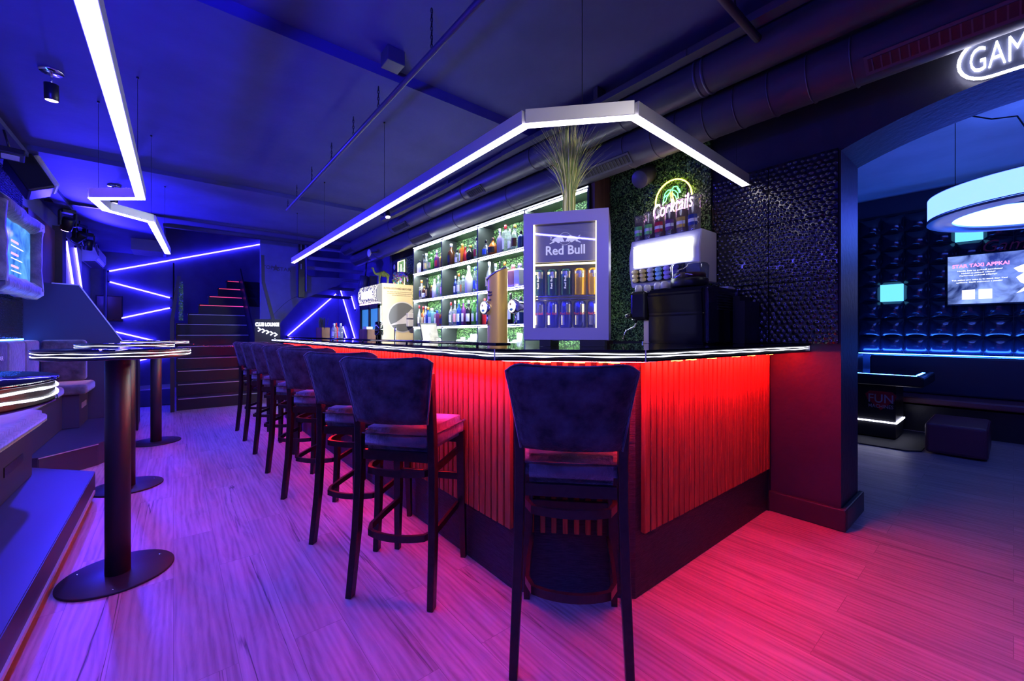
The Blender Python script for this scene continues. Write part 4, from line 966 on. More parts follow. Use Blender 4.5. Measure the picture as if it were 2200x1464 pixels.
# television
t = thing('television', (7.8,.2,1.9), 'wide wall screen with app advertisement in the game room', 'television')
TVX = 7.74; MB().mm((TVX,-.56,1.60),(TVX+.05,.55,2.235), bev=.006).build('bezel', 'black', t); MB().mm((TVX+.05,-.2,1.7),(7.862,.2,2.1)).build('wall_bracket', 'black', t)
sc = MB().quad((TVX-.003,.54,1.615),(TVX-.003,-.55,1.615),(TVX-.003,-.55,2.225),(TVX-.003,.54,2.225)).build('display', 'tv', t)
fr = lambda y, z: frame((TVX-.006,y,z),(0,-1,0),(0,0,1))
b = MB(); text_bm(b, 'STAR TAXI APPKA!', fr(.50,2.095), width=.47, height=.045, depth=.001, bold=.03); b.build('heading', 'g_pinkt', sc)
b = MB()
for y, z, w_, tx in ((.455,2.03,.37,'Neváš, kde se pohodl neodkázal'),(.42,2.0,.28,'Nabízí se pohodl nějaký?'),(.435,1.97,.31,'Parkovné pohodl nějaký?'),(.505,1.915,.46,'Tak stáhni pro tebe je tu nové Star Taxi'),(.465,1.885,.38,'aplikace. Stačí stáhnout a jezdit!')): text_bm(b, tx, fr(y,z), width=w_, height=.02, depth=.001, bold=.02)
b.build('text_lines', 'g_text', sc)
b = MB(); 
for y in (.415,.275): b.mm((TVX-.006,y-.11,1.67),(TVX-.004,y,1.79))
b.prism([(0,.0),(.14,.05),(.30,.12),(.34,.22),(.30,.34),(.10,.36),(-.02,.30),(.02,.25),(.06,.24),(.0,.19),(.03,.13),(.08,.09)], 0, .002, frame((TVX-.006,-.02,1.72),(0,-1,0),(0,0,1)))
b.build('white_shapes', 'g_text', sc)
tag(text_bm(MB(), 'Game Room', frame((7.86,.24,2.33),(0,-1,0),(0,0,1)), width=.95, height=.14, depth=.02, bold=-.01, shear=.3).build('neon_sign', 'red'), 'unlit reddish script lettering above the game room screen', 'sign')
# ring lamp
t = thing('ring_lamp', (5.43,-.242,2.33), 'large round glowing blue ring lamp hanging in the game room', 'ring lamp')
MB().lathe([(.75,.02),(.75,.21)], (5.43,-.242,2.23), 96).build('outer_diffuser', 'g_ring', t); MB().lathe([(.60,.02),(.60,.21)], (5.43,-.242,2.23), 96).build('inner_diffuser', 'g_ringin', t)
MB().lathe([(.755,.0),(.755,.02),(.595,.02),(.595,0),(.755,0)], (5.43,-.242,2.225), 96).build('lower_rim', 'alu', t); MB().lathe([(.75,0),(.75,.008),(.60,.008),(.60,0),(.75,0)], (5.43,-.242,2.437), 96).build('top_rim', 'alu', t)
MB().lathe([(.753,0),(.756,.004),(.753,.008)], (5.43,-.242,2.246), 96).build('dark_seam', 'black', t)
for a in (2.2,4.1,.2): wire(t, (5.43+.68*cos(a),-.242+.68*sin(a),2.44), (5.43+.68*cos(a),-.242+.68*sin(a),3.2), .003)
MB().tube([(5.5,.25,3.19),(5.48,.12,3.1),(5.45,-.02,3.06),(5.44,-.08,2.9),(5.43,-.1,2.44)], .006).build('cable', 'black', t)
MB().tube([(5.43,-.1,2.44),(6.03,-.242,2.44)], .01).build('spoke', 'black', t)
# game table
t = thing('game_table', (6.7,1.0,0), 'black touch-screen game table on a lettered pedestal with a white light line', 'game table')
MB().mm((6.12,.60,.66),(7.1,1.5,.775), bev=.02).build('table_body', 'black', t); MB().mm((6.16,.64,.776),(7.06,1.46,.779)).build('screen_glass', 'gloss', t)
MB().mm((6.165,.66,.7795),(6.21,1.44,.7805)).mm((6.3,.655,.7795),(6.8,.68,.7805)).build('screen_light', 'g_cyan', t)
p = MB().mm((6.42,.86,.02),(6.95,1.26,.66), bev=.01).build('pedestal', 'black', t)
MB().bar((6.412,.85,.205),(6.412,1.27,.205),.008,.014).bar((6.412,.852,.205),(6.96,.852,.205),.008,.014).build('light_line', 'g_white', t)
MB().prism([(-.14,.08),(-.1,.12),(.1,.12),(.14,.08),(.12,.02),(.05,-.05),(0,-.1),(-.05,-.05),(-.12,.02)], 0, .002, frame((6.418,.99,.44),(0,-1,0),(0,0,1))).build('red_badge', 'red', p)
b = MB(); text_bm(b, 'FUN', frame((6.415,1.10,.475),(0,-1,0),(0,0,1)), width=.22, height=.10, bold=.01); text_bm(b, 'MACHINES', frame((6.415,1.10,.385),(0,-1,0),(0,0,1)), width=.22, height=.042, bold=.01); b.build('letters', 'letter', p)
tag(MB().prism([(5.95,1.6),(5.95,.72),(6.05,.61),(6.9,.60),(7.2,.7),(7.2,1.6)], .001, .012).build('floor_mat', 'rubber'), 'dark mat under the game table', 'mat')
tag(MB().mm((6.02,.15,.015),(6.78,.585,.318), bev=.03, seg=3).build('ottoman', 'leather'), 'low dark red leather ottoman beside the game table', 'ottoman')

# ================================================================== GAME SIGN
t = thing('neon_sign', (3.2,-.2,2.65), 'white neon capsule sign on the wall above the arch', 'sign')
def cap_path(y0, y1, z0, z1, x):
    r_ = (z1-z0)/2; pts = []
    for k in range(13): a = pi/2+pi*k/12; pts.append((x, y0-r_-cos(a)*r_*1, (z0+z1)/2+sin(a)*r_))
    for k in range(13): a = -pi/2+pi*k/12; pts.append((x, y1+r_-cos(a)*r_, (z0+z1)/2+sin(a)*r_))
    return pts
pts = cap_path(.185,-.62,2.552,2.772,3.22)
MB().prism([(p[1],p[2]) for p in pts], 3.232, 3.238, Matrix(((0,0,1,0),(1,0,0,0),(0,1,0,0),(0,0,0,1)))).build('acrylic_back', 'bluepanel', t)
MB().tube(pts, .007, 8, closed=True).build('outline_tube', 'g_white', t)
b = MB(); text_bm(b, 'GAME', frame((3.228,.145,2.662),(0,-1,0),(0,0,1)), width=.235, height=.125, depth=.008, bold=-.012); text_bm(b, 'ROOM', frame((3.228,-.14,2.662),(0,-1,0),(0,0,1)), width=.25, height=.125, depth=.008, bold=-.012)
b.build('letter_tubes', 'g_white', t)

# ================================================================== THINGS ON THE BAR
# energy-drink cooler
CP = Vector((1.49,1.714,1.171)); RV = Vector((.5785,-.8157,0)); NV = Vector((.8157,.5785,0))
t = bpy.data.objects.new('drinks_cooler', None); COL.objects.link(t); t.location = CP; t.rotation_euler = (0,0,math.atan2(RV.y,RV.x)); tag(t, 'lilac countertop energy drink cooler with glass door and lit inside', 'cooler')
CW, CD, CH = .457, .40, .725   # local: x right, y back, z up
b = MB().mm((0,.03,.03),(.02,CD,CH)).mm((CW-.02,.03,.03),(CW,CD,CH)).mm((0,CD-.02,.03),(CW,CD,CH)).mm((0,.03,CH-.03),(CW,CD,CH)).mm((0,.03,.03),(CW,CD,.07)); b.build('cabinet', 'cooler', t, world=False)
MB().mm((.02,.03,.07),(.024,CD-.02,CH-.03)).mm((CW-.024,.03,.07),(CW-.02,CD-.02,CH-.03)).mm((.02,CD-.024,.07),(CW-.02,CD-.02,CH-.03)).build('liner', 'coolin', t, world=False)
d = MB().mm((0,0,.035),(.055,.03,CH+.002)).mm((CW-.062,0,.035),(CW,.03,CH+.002)).mm((.055,0,CH-.06),(CW-.062,.03,CH+.002)).mm((.055,0,.035),(CW-.062,.03,.10)).build('door_frame', 'cooler', t, world=False)
MB().mm((.055,.012,.10),(CW-.062,.018,CH-.06)).build('door_glass', 'glass', d, world=False)
h = MB().mm((.057,.022,CH-.265),(CW-.064,.034,CH-.062)).build('header_panel', 'header', t, world=False)
MB().mm((.0255,.036,.08),(.034,.05,CH-.07)).mm((CW-.034,.036,.08),(CW-.0255,.05,CH-.07)).mm((.05,.036,CH-.28),(CW-.06,.05,CH-.272)).mm((.0555,.0,.10),(.0600,.0215,CH-.062)).mm((CW-.0665,.0,.10),(CW-.0625,.0215,CH-.062)).build('led_strip', 'g_warm', t, world=False)
fr = lambda x, z, y=.0215: frame((x,y,z),(1,0,0),(0,0,1))
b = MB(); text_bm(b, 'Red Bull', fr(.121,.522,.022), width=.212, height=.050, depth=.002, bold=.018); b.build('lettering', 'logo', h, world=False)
BC = [(590,350),(605,368),(640,378),(615,408),(612,430),(632,440),(652,432),(690,405),(750,380),(830,345),(880,370),(905,410),(922,455),(948,500),(930,512),(912,490),(880,508),(852,502),(846,478),(828,490),(836,508),(802,528),(772,518),(752,498),(704,476),(692,508),(642,516),(602,542),(574,542),(586,518),(628,500),(655,470),(642,452),(615,448),(598,436),(600,408),(618,388),(588,372)]
b = MB()
for sx in (1,-1):
    pl = [((x-957)*.000222*sx, (428-y)*.000222) for x, y in BC]; b.prism(pl if sx > 0 else pl[::-1], 0, .0015, fr(.226,.583,.0215))
b.tube([(.226+.0335*cos(a),.0205,.583+.0335*sin(a)) for a in [2*pi*k/40 for k in range(40)]], .0009, 4, closed=True)
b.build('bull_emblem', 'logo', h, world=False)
for z in (.093,.272): 
    b = MB()
    for k in range(9): b.bar((.03+.049*k,.05,z),(.03+.049*k,.36,z),.003,.003)
    b.bar((.028,.052,z+.003),(CW-.028,.052,z+.003),.004,.004).bar((.028,.052,z-.012),(CW-.028,.052,z-.012),.003,.003).bar((.028,.30,z+.003),(CW-.028,.30,z+.003),.004,.004)
    b.build('wire_shelf', 'chrome', t, world=False)
MB().mm((.03,.05,.445),(CW-.03,.36,.449)).build('wire_shelf', 'chrome', t, world=False)
MB().mm((.09,.0,-.0),(.15,.3,.034)).mm((CW-.15,.0,0),(CW-.02,.3,.034)).build('foot', 'black', t, world=False)
b = MB(); pts = [(-.001,.69),(.19,.662),(.40,.684),(CW+.001,.676)]
for a, c in zip(pts, pts[1:]): pass
M['can_blue'] = mat('can_blue', (.04,.05,.42), .2, metal=.7); M['can_green'] = mat('can_teal', (.01,.07,.12), .2, metal=.7); M['can_yel'] = mat('can_yellow', (.72,.40,.02), .2, metal=.6); M['can_sil'] = mat('can_silver', (.62,.62,.68), .2, metal=.9)
CM = wmat(t)
def can(x, y, z, kind, label):
    p = CM @ Vector((x,y,z)); t_ = thing('drink_can', p, label, 'can', t.rotation_euler.z, 'energy drink cans in the cooler')
    r_ = .0345; h = .150; m_ = {'b':'can_blue','g':'can_green','y':'can_yel'}[kind]
    MB().lathe([(0,.004),(.8*r_,0),(r_,.008),(r_,h-.014),(.86*r_,h-.003),(.84*r_,h),(.78*r_,h-.003),(0,h-.004)], seg=24).build('can_body', m_, t_, world=False)
    # silver field wrapped on the can and red print
    b = MB()
    def patch(a0, a1, z0, z1, k=1.008, sl=0):
        n_ = 6
        for i in range(n_):
            u0, u1 = a0+(a1-a0)*i/n_, a0+(a1-a0)*(i+1)/n_
            f = lambda a, z_: (r_*k*sin(a), -r_*k*cos(a), z_+sl*(a-a0))
            b.quad(f(u0,z0), f(u1,z0), f(u1,z1), f(u0,z1))
    if kind == 'b': patch(.1,1.2,h*.5,h*.88,sl=.0); patch(-1.2,-.15,h*.12,h*.47)
    else: patch(-.8,.9,h*.80,h*.90); patch(-.1,.8,h*.66,h*.80)
    b.build('silver_field', 'can_sil', t_, world=False)
    b = MB()
    if kind == 'b':
        text_bm(b, 'Red Bull', frame((0,-r_*1.03,h*.54),(1,0,0),(0,0,1)), width=r_*1.6, height=.013, depth=.0006, bold=.02, align='CENTER'); b.build('print', 'red', t_, world=False)
    elif kind == 'g':
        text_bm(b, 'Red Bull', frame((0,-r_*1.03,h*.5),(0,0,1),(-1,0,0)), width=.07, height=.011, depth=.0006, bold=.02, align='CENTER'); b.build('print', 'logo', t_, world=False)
    return t_
on = ('first','second','third','fourth','fifth')
for i in range(5):
    x = .070+.0763*i
    can(x, .088, .2775, 'g' if i < 3 else 'y', ('teal' if i < 3 else 'yellow')+' slim can, %s from left on the upper cooler shelf' % on[i])
    can(x, .088, .0985, 'b', 'blue slim can with red print, %s from left on the lower cooler shelf' % on[i])
# ornamental grass bundle
p0 = CM @ Vector((.225,.20,CH)); t = thing('ornamental_grass', p0, 'bundle of tall artificial grass standing on the drinks cooler', 'plant')
b = MB(); R_ = random.Random(11)
for i in range(440):
    a = R_.uniform(0,2*pi); r0 = .036*sqrt(R_.random()); sp = R_.random()**1.7*.26; h = R_.uniform(.42,.58)*(1-.5*sp); tw = R_.uniform(-.3,.3)
    p = [];  w = R_.uniform(.0018,.0036)
    for k in range(7):
        u = k/6; rr = r0+sp*max(0,u-.28)**1.9*1.7; p.append(Vector((rr*cos(a+tw*u), rr*sin(a+tw*u), .004+h*u-(sp*.25*max(0,u-.6)**2))))
    side = Vector((-sin(a+i),cos(a+i),0))
    vs = [(b.b.verts.new(q-side*w*(1-.85*k/6)), b.b.verts.new(q+side*w*(1-.85*k/6))) for k, q in enumerate(p)]
    for u, v in zip(vs, vs[1:]): b.b.faces.new((u[0],u[1],v[1],v[0]))
o = b.build('blades', 'grass', t, world=False); o['kind'] = 'stuff'
MB().lathe([(.040,.012),(.042,.012),(.042,.03),(.040,.03),(.040,.012)], seg=32).build('white_band', 'white', t, world=False)
# beer tower
t = thing('beer_tower', (1.635,2.14,1.1705), 'gold cylindrical beer tower with slanted chrome top and two taps', 'beer tower')
r_ = .066; seg = 40; b = MB(); dirv = Vector((.5,.85,0)).normalized()   # the slant falls towards +Y side
ring0 = []; ring1 = []
for i in range(seg):
    a = 2*pi*i/seg; x, y = r_*cos(a), r_*sin(a); sl = .452 - .040*(Vector((x,y,0)).dot(Vector((-.62,.78,0)))/r_)
    ring0.append(b.b.verts.new((x,y,0))); ring1.append(b.b.verts.new((x,y,sl)))
for i in range(seg): b.b.faces.new((ring0[i],ring0[(i+1)%seg],ring1[(i+1)%seg],ring1[i])).smooth = True
b.build('column', 'gold', t, world=False)
nv = Vector((-.62,.78,0)); e1 = Vector((-.62*r_,.78*r_,-.040)).normalized(); up = Vector((.78,.62,0)).cross(e1)*-1
up = e1.cross(Vector((.78,.62,0))); up = up if up.z > 0 else -up
Rm = Matrix((Vector((.78,.62,0)), up.cross(Vector((.78,.62,0))), up)).transposed()
MB().lathe([(0,.0),(r_*1.05,0),(r_*1.05,.010),(0,.012)], (0,0,.453), 40, Rm @ Matrix.Diagonal((1,1.22,1))).build('top_cap', 'chrome', t, world=False)
MB().lathe([(0,.012),(r_*.7,.012),(r_*.66,.017),(0,.016)], (0,0,.453), 40, Rm @ Matrix.Diagonal((1,1.2,1))).build('medallion', 'gold', t, world=False)
fr = frame((-r_*1.0-.001,.005,.30),(0,-1,0),(0,0,1)); b = MB(); text_bm(b, 'Pilsner', frame((-.047,.0475,.325),(.7,.7,0),(0,0,1)) if False else frame((-.0675,.012,.335),(0,-1,0),(0,0,1)), width=.045, height=.016, shear=.2); text_bm(b, 'Urquell', frame((-.0675,.012,.315),(0,-1,0),(0,0,1)), width=.045, height=.016, shear=.2); text_bm(b, '1842', frame((-.0675,.006,.285),(0,-1,0),(0,0,1)), width=.03, height=.012); b.build('print', 'ink', t, world=False)
for loc, nm in (((1.542,2.166,1.407),'l'),((1.618,1.973,1.409),'r')):
    c = Vector(loc)-Vector((1.635,2.14,1.1705)); Rr = Matrix.Rotation(radians(90),3,'Y')
    tp = MB().lathe([(0,0),(.040,0),(.045,.006),(.045,.03),(.036,.045),(.033,.15 if nm == 'r' else .12),(0,.15 if nm == 'r' else .12)], c, 28, Rr).build('tap_body', 'chrome', t, world=False)
    MB().lathe([(0,-.003),(.034,-.003),(.038,0)], c, 28, Rr).build('badge', 'g_text', tp, world=False)  # badge face made to glow so it stays white in blue light
    MB().lathe([(0,-.0045),(.008,-.0045),(.008,-.003)], c+Vector((0,.008,.014)), 16, Rr).build('badge_sun', 'sunmark', tp, world=False); MB().lathe([(0,-.0045),(.012,-.0045),(.012,-.003)], c+Vector((0,0,-.020)), 16, Rr @ Matrix.Diagonal((.7,1.3,1))).build('badge_leaf', 'leafmark', tp, world=False)
    MB().tube([c+Vector((.03,-.0,-.035)),c+Vector((.03,-.005,-.07)),c+Vector((.02,-.01,-.11))], .008).build('spout', 'chrome', tp, world=False)
# coffee machine
t = thing('coffee_machine', (2.88,1.45,1.171), 'large glossy black coffee machine at the wall end of the bar', 'coffee machine')
b = MB(); b.prism([(2.62,0),(2.62,.20),(2.60,.34),(2.62,.375),(2.68,.385),(3.14,.385),(3.16,.36),(3.16,0)], 1.255, 1.66, frame((0,0,1.171),(1,0,0),(0,0,1)) @ Matrix.Diagonal((1,1,-1,1)), bev=.012); b.build('body', 'machine', t)
MB().mm((2.60,1.662,1.335),(3.05,1.80,1.548), bev=.025, seg=3).build('brew_head', 'machine', t)
MB().mm((2.64,1.664,1.172),(3.0,1.705,1.334)).build('side_column', 'beige', t); MB().mm((2.63,1.706,1.1715),(3.0,1.715,1.185)).build('drip_tray', 'chrome', t)
MB().tube([(2.64,1.76,1.34),(2.62,1.77,1.29),(2.60,1.83,1.26),(2.58,1.84,1.20)], .006).build('steam_wand', 'chrome', t); MB().ball((2.60,1.81,1.37), .018, (1,1.4,1)).build('steam_knob', 'black', t)
b = MB()
for k in range(7): b.mm((2.80,1.249,1.40+.018*k),(3.08,1.256,1.408+.018*k))
b.build('vent_slats', 'black', t); MB().bar((2.66,1.252,1.18),(2.66,1.252,1.54),.01,.01).bar((3.10,1.252,1.18),(3.10,1.252,1.54),.008,.008).build('chrome_strip', 'chrome', t)
h = MB().cyl((2.75,1.42,1.5575), .122, .06, 32).build('bean_hopper', 'black', t); MB().lathe([(.122,.0),(.125,.085),(.115,.10),(.0,.11)], (2.75,1.42,1.617), 32).build('hopper_lid', 'tint', h); MB().cyl((2.75,1.42,1.618), .105, .035, 32).build('coffee_beans', 'tbox', h)
CUPS = [(2.68,1.775),(2.70,1.715),(2.70,1.63),(2.76,1.575),(2.68,1.565)]
for i, (x, y) in enumerate(CUPS[:5]):
    z0 = 1.5575 if y < 1.66 else 1.549
    o = MB().lathe([(.025,0),(.0275,0),(.0265,.03),(.02,.047),(.014,.05),(0,.05)], seg=20).build('espresso_cup', 'white'); o.location = (x, y, z0)
    tag(o, 'small white cup on the coffee machine, %s from left' % on[i], 'cup', 'white cups on the coffee machine')
tag(MB().mm((3.02,1.20,1.172),(3.2,1.245,1.50)).mm((2.95,1.14,1.172),(3.2,1.2,1.46)).build('side_unit', 'black'), 'dark slatted unit tucked between coffee machine and black wall panels', 'machine')
tag(MB().mm((3.03,1.28,1.558),(3.12,1.36,1.575)).build('napkin_pack', 'white'), 'small white pack on the back of the coffee machine', 'pack')
# capsule display on the wall
t = thing('capsule_display', (3.05,1.75,1.62), 'white wall cabinet with lit window and rows of coffee capsules', 'display cabinet')
MB().prism([(0,0),(-.03,.12),(-.035,.25),(0,.385),(.235,.385),(.235,0)], 0, .60, frame((2.975,2.04,1.625),(1,0,0),(0,0,1)), bev=.006).build('housing', 'white', t)
MB().mm((2.930,1.49,1.80),(2.940,1.99,1.935)).build('lit_window', 'g_menu', t); MB().mm((2.935,1.5,1.945),(2.945,1.99,1.952)).mm((2.935,1.5,1.785),(2.945,1.99,1.79)).build('led_line', 'g_white', t)
MB().mm((2.937,1.55,1.655),(2.965,2.0,1.765)).build('capsule_bay', 'black', t)
R_ = random.Random(3); k = 0; capm = ['cap_yellow','cap_yellow','cap_silver','cap_cyan','cap_violet','cap_violet']
for r0 in range(3):
    for c in range(6):
        MB().lathe([(0,0),(.016,0),(.019,.012),(.0,.014)], (2.931-.004*r0,1.965-.07*c,1.675+.033*r0), 14, Matrix.Rotation(radians(-90),3,'Y') @ Matrix.Diagonal((1,1.6,1))).build('capsule', capm[c], t)
# tea and bean canisters
cols = ['cap_green','cap_green','cap_red','cap_purple','cap_gold','cap_navy']; words = ['green','green','red','purple','orange','blue']
for i in range(6):
    y = 2.005-.094*i; zz = 2.012; h = .20+.012*i
    c = thing('glass_canister', (3.05,y,zz), 'tall glass canister with %s and white band, %s from left on the white display' % (words[i], (on+('sixth',))[i]), 'canister', 0, 'canisters on the capsule display')
    MB().lathe([(0,.002),(.043,0),(.045,.01),(.045,h),(.043,h),(.043,.01),(0,.01)], seg=24).build('jar', 'jar', c, world=False)
    MB().lathe([(.045,0),(.0465,.004),(.0465,.012),(.044,.016),(0,.02)], (0,0,h), 24).build('lid', 'jar', c, world=False)
    MB().lathe([(0,.011),(.041,.011),(.041,h*(.78-.05*(i%3))),(0,h*.8)], seg=20).build('contents', ('tbox','cap_brown','cap_amber','tbox','cap_amber','tbox')[i], c, world=False)
    for z0, z1, mm_ in ((.095,.125,cols[i]),(.07,.095,'white'),(.045,.07,cols[i])):
        b = MB(); pts = [(-.0458*cos(a), .0458*sin(a)) for a in [-.9+.18*k for k in range(11)]]
        for (x0,y0),(x1,y1) in zip(pts, pts[1:]): b.quad((x0,y0,z0),(x1,y1,z0),(x1,y1,z1),(x0,y0,z1))
        b.build('label_band', mm_, c, world=False)
    MB().tube([(-.046,-.02,.0),(-.047,-.024,.06),(-.046,-.02,.11)], .0018, 4).build('scoop_wire', 'chrome', c, world=False)
# cocktail neon
t = thing('neon_sign', (3.17,1.78,2.24), 'round palm-tree cocktail neon sign on the hedge wall', 'sign')
NC = Vector((3.17,1.775,2.345)); NR = .158
P = lambda dy, dz, x=0: (NC.x+x, NC.y-dy, NC.z+dz)
MB().bar((3.185,1.66,2.20),(3.185,1.66,2.48),.004,.012).build('mounting_bar', 'black', t); MB().bar((3.185,1.89,2.20),(3.185,1.89,2.48),.004,.012).build('mounting_bar', 'black', t)
MB().tube([P(NR*cos(a),NR*sin(a)) for a in [radians(-2+ (196+ -2+ -0)*k/40) for k in range(41)]], .0055, 8).tube([P(NR*cos(a),NR*sin(a)) for a in [radians(-115+50*k/16) for k in range(17)]], .005, 8).build('circle_tube', 'g_yel', t)
k_ = .0123*10/122  # photo-like leaf strokes
L_ = [[(-.01,.085),(-.035,.09),(-.06,.07),(-.075,.035)],[(-.01,.085),(-.015,.065),(-.05,.045),(-.072,.03),(-.085,-.03)],[(-.02,.06),(-.045,.03),(-.055,0),(-.075,-.015)],[(0,.085),(.02,.105),(.05,.1),(.075,.06),(.08,.04)],[(0,.08),(.03,.07),(.055,.04),(.06,.0),(.045,-.01),(.035,.02),(.012,.05)],[(.05,.085),(.065,.06),(.07,.04)]]
b = MB()
for s_ in L_: b.tube([P(x*.95-.012,z*.95) for x, z in s_], .0042, 6)
b.build('leaf_tubes', 'g_green', t)
MB().tube([P(-.02,.055),P(-.018,.0),P(-.01,-.03)], .004, 6).tube([P(-.008,.065),P(-.003,.02),P(.012,-.035)], .004, 6).build('trunk_tubes', 'g_org', t)
text_bm(MB(), 'Cocktails', frame(P(-.175,-.075,-.006),(0,-1,.10),(0,.10,1)), width=.35, height=.115, depth=.008, bold=-.002, shear=.35).build('word_tube', 'g_pink', t)
# boxes with straws, cups
def holder(x, y, s_, h, label, rz, n):
    t = thing('wooden_holder', (x,y,1.1705), label, 'holder', rz)
    MB().mm((-s_/2,-s_/2,0),(s_/2,-s_/2+.008,h)).mm((-s_/2,s_/2-.008,0),(s_/2,s_/2,h)).mm((-s_/2,-s_/2,0),(-s_/2+.008,s_/2,h)).mm((s_/2-.008,-s_/2,0),(s_/2,s_/2,h)).mm((-s_/2,-s_/2,0),(s_/2,s_/2,.008)).build('box', 'tbox', t, world=False)
    return t
t = holder(1.66,6.3,.13,.155,'square wooden holder full of black straws at the far bar end', .35, 1)
b = MB(); R_ = random.Random(8)
for k in range(26):
    a, r0 = R_.uniform(0,6.3), R_.uniform(0,.05); q = Vector((r0*cos(a), r0*sin(a), .01)); l = R_.uniform(.24,.30); d = Vector((q.x*3+R_.uniform(-.15,.1), q.y*2+R_.uniform(-.1,.1), 1)).normalized(); b.tube([q, q+d*l], .004, 5)
o = b.build('straws', 'black', t, world=False); o['kind'] = 'stuff'
bottle(1.79,6.12,1.171,.03,.22,'squat','red','red',None,'small red bottle standing right behind the straw holder','small bottles beside the straw holder')
bottle(1.72,5.98,1.171,.036,.21,'squat','clear','silver',None,'clear steel-capped bottle in front of the red one by the straws','small bottles beside the straw holder')
bottle(1.80,5.96,1.171,.036,.21,'squat','clear','white','white','clear white-capped bottle right of the steel-capped one','small bottles beside the straw holder')
t = holder(1.78,4.86,.14,.12,'square wooden holder with napkins beside the black cup stack', .35, 0)
MB().box((0,0,.125),(.11,.05,.05), rz=.2).build('napkins', 'white', t, world=False)
b = MB()
for k in range(6): b.ball((.02+.018*(k%3), .02+.02*(k//3), .14), .012)
b.build('black_caps', 'black', t, world=False)
o = MB().lathe([(0,0),(.036,0),(.036,.045),(.038,.045),(.049,.06),(.042,.20),(.036,.205),(0,.205)], seg=28).build('shaker', 'gloss'); o.location = (1.82,4.62,1.171); tag(o, 'black cocktail shaker standing on its clear cup, left of the yellow fridge', 'shaker')
# tablet and small printer behind the bar, sink tap
t = thing('till_tablet', (2.05,3.9,1.17), 'tilted touch till screen behind the bar ledge', 'till')
MB().box((2.30,4.30,1.22),(.22,.012,.30), R=Matrix.Rotation(radians(-20),3,'X') @ Matrix.Rotation(.0,3,'Z') , bev=.004).build('tablet_body', 'black', t); MB().box((2.30,4.292,1.22),(.20,.003,.27), R=Matrix.Rotation(radians(-20),3,'X')).build('tablet_screen', screen_mat('till_screen',(.25,.2,.12),(.8,.75,.6),.9,8), t); MB().tube([(2.30,4.34,1.2),(2.30,4.36,.98)], .015).build('tablet_stand', 'black', t)
t = thing('receipt_printer', (2.8,4.75,.976), 'small white receipt printer behind the till screen', 'printer')
MB().prism([(0,0),(.14,0),(.13,.17),(.10,.21),(.02,.21),(0,.17)], 0, .14, frame((2.75,5.18,.976),(1,0,0),(0,0,1)), bev=.01).build('housing', 'white', t); MB().mm((2.748,5.06,1.0),(2.752,5.16,1.12)).build('paper_slot', 'grey', t)
t = thing('sink_tap', (2.4,5.1,.98), 'chrome sink tap behind the bar ledge', 'tap')
MB().tube([(2.2,5.05,.98),(2.2,5.05,1.28),(2.2,5.03,1.31),(2.18,4.98,1.31),(2.17,4.96,1.27)], .012).build('spout', 'chrome', t); MB().mm((2.12,4.7,.90),(2.58,5.4,.97)).mm((2.13,4.7,0),(2.57,5.4,.9)).build('sink_unit', 'steel', t)

# ================================================================== DRINKS FRIDGE (far)
t = thing('drinks_fridge', (2.9,7,0), 'tall double drinks fridge with beige side and glittering lit header', 'fridge')
FX, FYs, FYe = 2.60, 6.62, 7.5
MB().mm((FX+.06,FYs,0.05),(3.22,FYe,2.08), bev=.01).build('cabinet', 'beige', t)
fm = MB().prism([(6.62,1.70),(6.62,2.05),(7.5,2.05),(7.5,1.70)], 0, 0.01); fm.b.free()
hd = MB().lathe([(0,0),(.17,0),(.17,.86),(0,.86)], (FX+.05,FYe-.004,1.90), 32, Matrix.Rotation(radians(90),3,'X') @ Matrix.Diagonal((.5,1,1))).build('header_cover', 'glitter', t)
MB().lathe([(0,0),(.172,0),(.172,.012),(0,.012)], (FX+.05,FYs+.017,1.90), 32, Matrix.Rotation(radians(90),3,'X') @ Matrix.Diagonal((.5,1,1))).build('header_end', 'grey', t)
for o_ in t.children:
    if o_.name.startswith('header_end'):
        for f_ in o_.data.polygons: f_.use_smooth = False
MB().mm((FX-.042,6.82,1.84),(FX-.034,7.3,1.96)).build('lit_header_panel', 'g_head', t)
MB().mm((FX+.03,FYs+.02,.2),(FX+.06,FYe-.02,1.70)).build('fridge_inside', 'g_tile', t)
b = MB()
for y in (FYs+.02,(FYs+FYe)/2,FYe-.02): b.mm((FX,y-.02,.15),(FX+.03,y+.02,1.72))
b.mm((FX,FYs,1.66),(FX+.03,FYe,1.74)).mm((FX,FYs,.12),(FX+.03,FYe,.2)).build('door_frame', 'black', t)
MB().mm((FX+.01,FYs,.2),(FX+.016,FYe,1.68)).build('door_glass', 'tint', t); MB().mm((FX-.005,FYs,1.745),(FX+.04,FYe,1.755)).build('pink_light', 'g_pink', t)
# printed side: circle mark and notice
SM = lambda x, z, y=FYs-.002: frame((x,y,z),(1,0,0),(0,0,1))
cx, cz, cr = 3.02, 1.52, .245
b = MB(); b.prism([(cr*1.08*cos(2*pi*i/48), cr*1.08*sin(2*pi*i/48)) for i in range(48)], 0, .002, SM(cx,cz)); b.build('circle_mark', 'white', t)
def lens(f0, f1, a0, a1):
    return [(cr*cos(a0+(a1-a0)*i/24), cr*sin(a0+(a1-a0)*i/24)) for i in range(25)]
b = MB(); up_ = lens(0,0,radians(35),radians(205))
cur = [(-.21,-.125),(-.12,-.09),(-.02,-.02),(.08,.06),(.17,.155)]
b.prism(up_+cur, 0, .003, SM(cx,cz,FYs-.004)); lo_ = lens(0,0,radians(215),radians(330)); b.prism(lo_+[(.19,-.10),(.05,-.11),(-.08,-.12),(-.19,-.145)], 0, .003, SM(cx,cz,FYs-.004)); b.build('grey_fields', 'grey', t)
